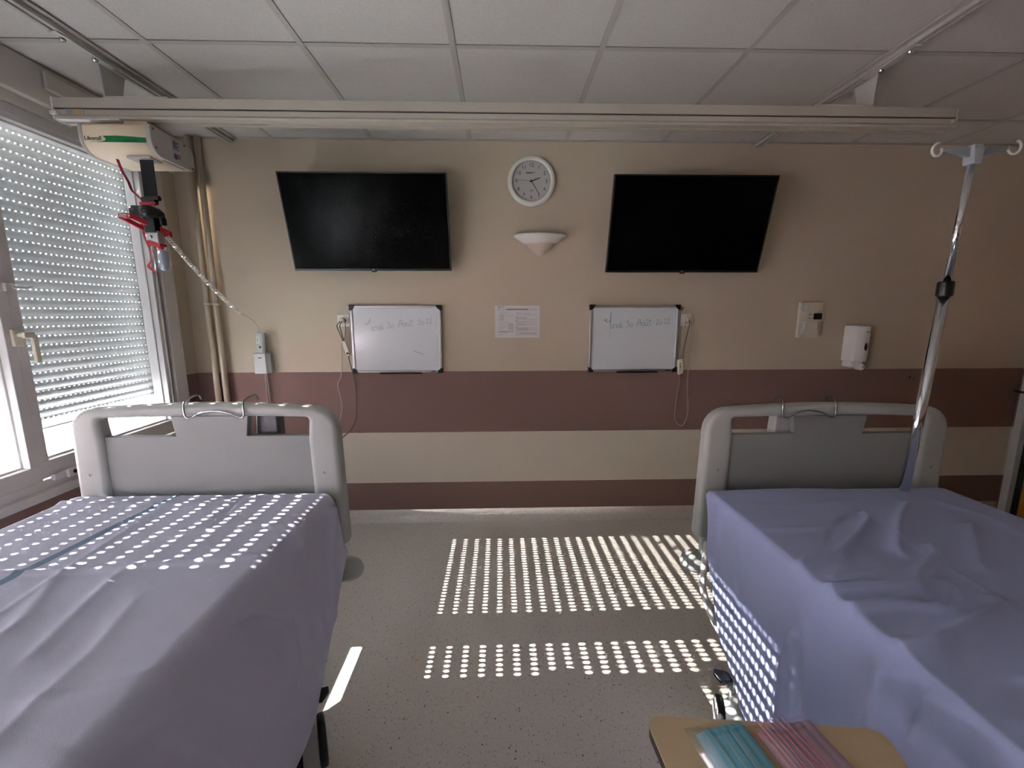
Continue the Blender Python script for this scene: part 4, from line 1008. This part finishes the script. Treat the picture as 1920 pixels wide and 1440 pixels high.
# drip pole
ip = thing('drip_pole', (1.455,1.385,.55), 'chrome drip pole with grey two hook head at the head of the right bed', 'drip pole')
MB().tube([(1.437,1.395,.57),(1.466,1.385,1.515)], .0155, 24).build('lower_tube', 'chrome', ip)
MB().tube([(1.466,1.385,1.515),(1.480,1.380,1.945)], .0100, 20).build('upper_tube', 'chrome', ip)
MB().tube([(1.437,1.395,.56),(1.444,1.393,.80)], .020, 20).build('socket_sleeve', 'dgrey', ip)
c = MB(); c.lathe([(.010,.030),(.020,.030),(.022,.024),(.022,-.014),(.019,-.020),(.0155,-.020)], (1.466,1.385,1.520), 'z', 24); c.prism([(1.450,1.365,1.545),(1.435,1.355,1.545),(1.430,1.362,1.545),(1.445,1.380,1.545)], (0,0,-.010))
c.build('clamp_collar', 'black', ip, bevel=.002)
hd = MB(); hd.prism([(1.463,1.362,1.950),(1.497,1.362,1.950),(1.492,1.362,1.905),(1.468,1.362,1.905)], (0,.036,0)); hd.box((1.466,1.366,1.945),(1.496,1.394,1.962))
hd.build('hook_head', mat('grey_blue_plastic', (168,174,182), .35), ip, bevel=.003)
for sg in (-1, 1):
    xe = 1.480+sg*.108
    a = MB(); a.prism([(1.480+sg*.014,1.374,1.955),(xe,1.374,1.955+.004*sg),(xe,1.374,1.945+.004*sg),(1.480+sg*.014,1.374,1.925)], (0,.012,0))
    a.build('arm', mat('grey_arm', (140,148,152), .4), ip, bevel=.002)
    lp = MB(); pts = []
    for k in range(15):
        t = -.35+k/14*(2*PI*.80); pts.append((xe+sg*.015-sg*.018*math.cos(t), 1.378-.008*k/14, 1.950+.004*sg-.018*math.sin(t)))
    lp.tube(pts, .0038, 8); lp.build('hook', 'white', ip)

# ------------------------------------------------------------------ overbed table with mask packs
zt = .80
tb_ = thing('overbed_table', (.40,.46,0), 'tan laminate overbed table with rounded corners in the lower right foreground', 'table')
top = [(.212,.20),(.590,.16)]
def rpoly(P, r, n=6):
    out = []
    N = len(P)
    for i in range(N):
        p = Vector(P[i]); a = (Vector(P[i-1])-p).normalized(); b = (Vector(P[(i+1)%N])-p).normalized()
        s_, e_ = p+a*r, p+b*r
        for k in range(n+1):
            t = k/n; out.append(((1-t)**2*s_+2*t*(1-t)*p+t*t*e_))
    return out
op_ = rpoly([(.232,.588),(.255,.215),(.505,.205),(.602,.553)], .030)
MB().prism([(p.x,p.y,zt-.020) for p in op_], (0,0,.0185)).build('table_edge', 'edge', tb_, bevel=.002)
MB().prism([(p.x,p.y,zt-.003) for p in op_], (0,0,.003)).build('table_top', 'tan', tb_)
l = MB(); l.tube([(.38,.27,.04),(.38,.27,zt-.018)], .022, 16); l.build('column', 'bed_metal', tb_)
l = MB(); l.tube([(.22,.27,.04),(.55,.27,.04)], .018, 12); l.tube([(.24,.27,.04),(.24,.46,.04)], .015, 10); l.tube([(.53,.27,.04),(.53,.46,.04)], .015, 10)
for (a, b) in ((.24,.46),(.53,.46),(.22,.27),(.55,.27)): l.lathe([(0,.022),(.018,.02),(.022,0),(.018,-.02),(0,-.022)], (a,b,.022), 'x', 16)
l.build('base', 'bed_metal', tb_)
# mask packs lie on the top: local frame along the pack
def pack(name, c, ang, w, L, z, mfilm, mmask, mpale, label, strands):
    r = thing(name, (c[0],c[1],z), label, 'face masks')
    ca, sa = math.cos(ang), math.sin(ang)
    Mx = Matrix(((ca,-sa,0,c[0]),(sa,ca,0,c[1]),(0,0,1,z),(0,0,0,1)))
    nl = 5
    for k in range(nl):
        s_ = .003*k; mk = MB(); nv = 10; vs = []
        z0 = .0015+.0032*k
        for i in range(nv+1):      # pleated section across the width
            u = i/nv; x = -w/2+.012+s_*.8+(w-.03)*u; zz = z0+.0016*math.sin(u*PI)+(.0011 if i % 2 else 0)
            vs += [(x,-L/2+.01,zz),(x,L/2-.014-s_*.5,zz)]
        mk.add(vs, [(2*i,2*i+1,2*i+3,2*i+2) for i in range(nv)], False)
        o = mk.xf(Mx).build('face_mask', mmask if k == nl-1 else mpale, r); sm = o.modifiers.new('s','SOLIDIFY'); sm.thickness = .0010
    pleats = MB()
    for q in (-.22,-.06,.10): pleats.box((q*w-.0012,-L/2+.012,.0185),(q*w+.0022,L/2-.03,.0200))
    pleats.xf(Mx).build('pleats', mpale, r)
    for q, (x_, bend) in enumerate(strands):
        pts = [(x_+bend*math.sin(PI*t)*.5, -L/2+.01+(L-.022)*t, .0205+.003*math.sin(PI*t)) for t in [i/10 for i in range(11)]]
        MB().tube([Mx @ Vector(p) for p in pts], .0010, 6).build('elastic', 'elastic' if strands and mfilm == 'pink_film' else mpale, r)
    b = MB(); n = 12; vs = []
    for i in range(n+1):
        v = i/n; y = -L/2+L*v
        for j in range(n+1):
            u = j/n; x = -w/2+w*u; e_ = min(1, min(u,1-u)*7)*min(1, min(v+.3,1-v)*7)
            vs.append((x, y, .0008+.024*e_+.0016*noise.noise(Vector((x*60,y*45,3)))))
    b.add(vs, [(i*(n+1)+j,i*(n+1)+j+1,(i+1)*(n+1)+j+1,(i+1)*(n+1)+j) for i in range(n) for j in range(n)], True)
    b.xf(Mx).build('plastic_bag', mfilm, r)
    return r
pack('mask_pack', (.348,.478,), math.radians(9), .096, .186, zt+.0005, 'film', 'mask_blue', 'mask_light', 'clear bag of pale blue surgical face masks lying on the tan table', [])
pack('mask_pack', (.452,.474,), math.radians(9), .108, .196, zt+.0005, 'pink_film', 'mask_grey', 'elastic', 'pink bag of mauve grey face masks lying beside the blue pack', [(-.042,.004),(-.036,.006),(-.026,-.002),(-.018,.004),(-.010,.010),(.0,.006)])

# ------------------------------------------------------------------ light
w = bpy.data.worlds.new('world'); SC.world = w; w.use_nodes = True; n = w.node_tree.nodes; l = w.node_tree.links
bg = n['Background']; bg.inputs[0].default_value = (.79,.89,1.0,1); bg.inputs[1].default_value = 14.0
sun = bpy.data.lights.new('sun', 'SUN'); sun.energy = 29; sun.angle = math.radians(.32); sun.color = (1,.98,.96)
so = bpy.data.objects.new('sun', sun); COL.objects.link(so)
dirv = Vector((1,.002,-1/1.68)).normalized()
so.rotation_euler = dirv.to_track_quat('-Z','Y').to_euler()
SC.view_settings.view_transform = 'Standard'; SC.view_settings.look = 'None'
SC.view_settings.gamma = 1; SC.view_settings.exposure = 2.65; SC.view_settings.use_curve_mapping = False
SC.cycles.caustics_reflective = False; SC.cycles.caustics_refractive = False; SC.cycles.max_bounces = 10; SC.cycles.diffuse_bounces = 6; SC.cycles.transparent_max_bounces = 16
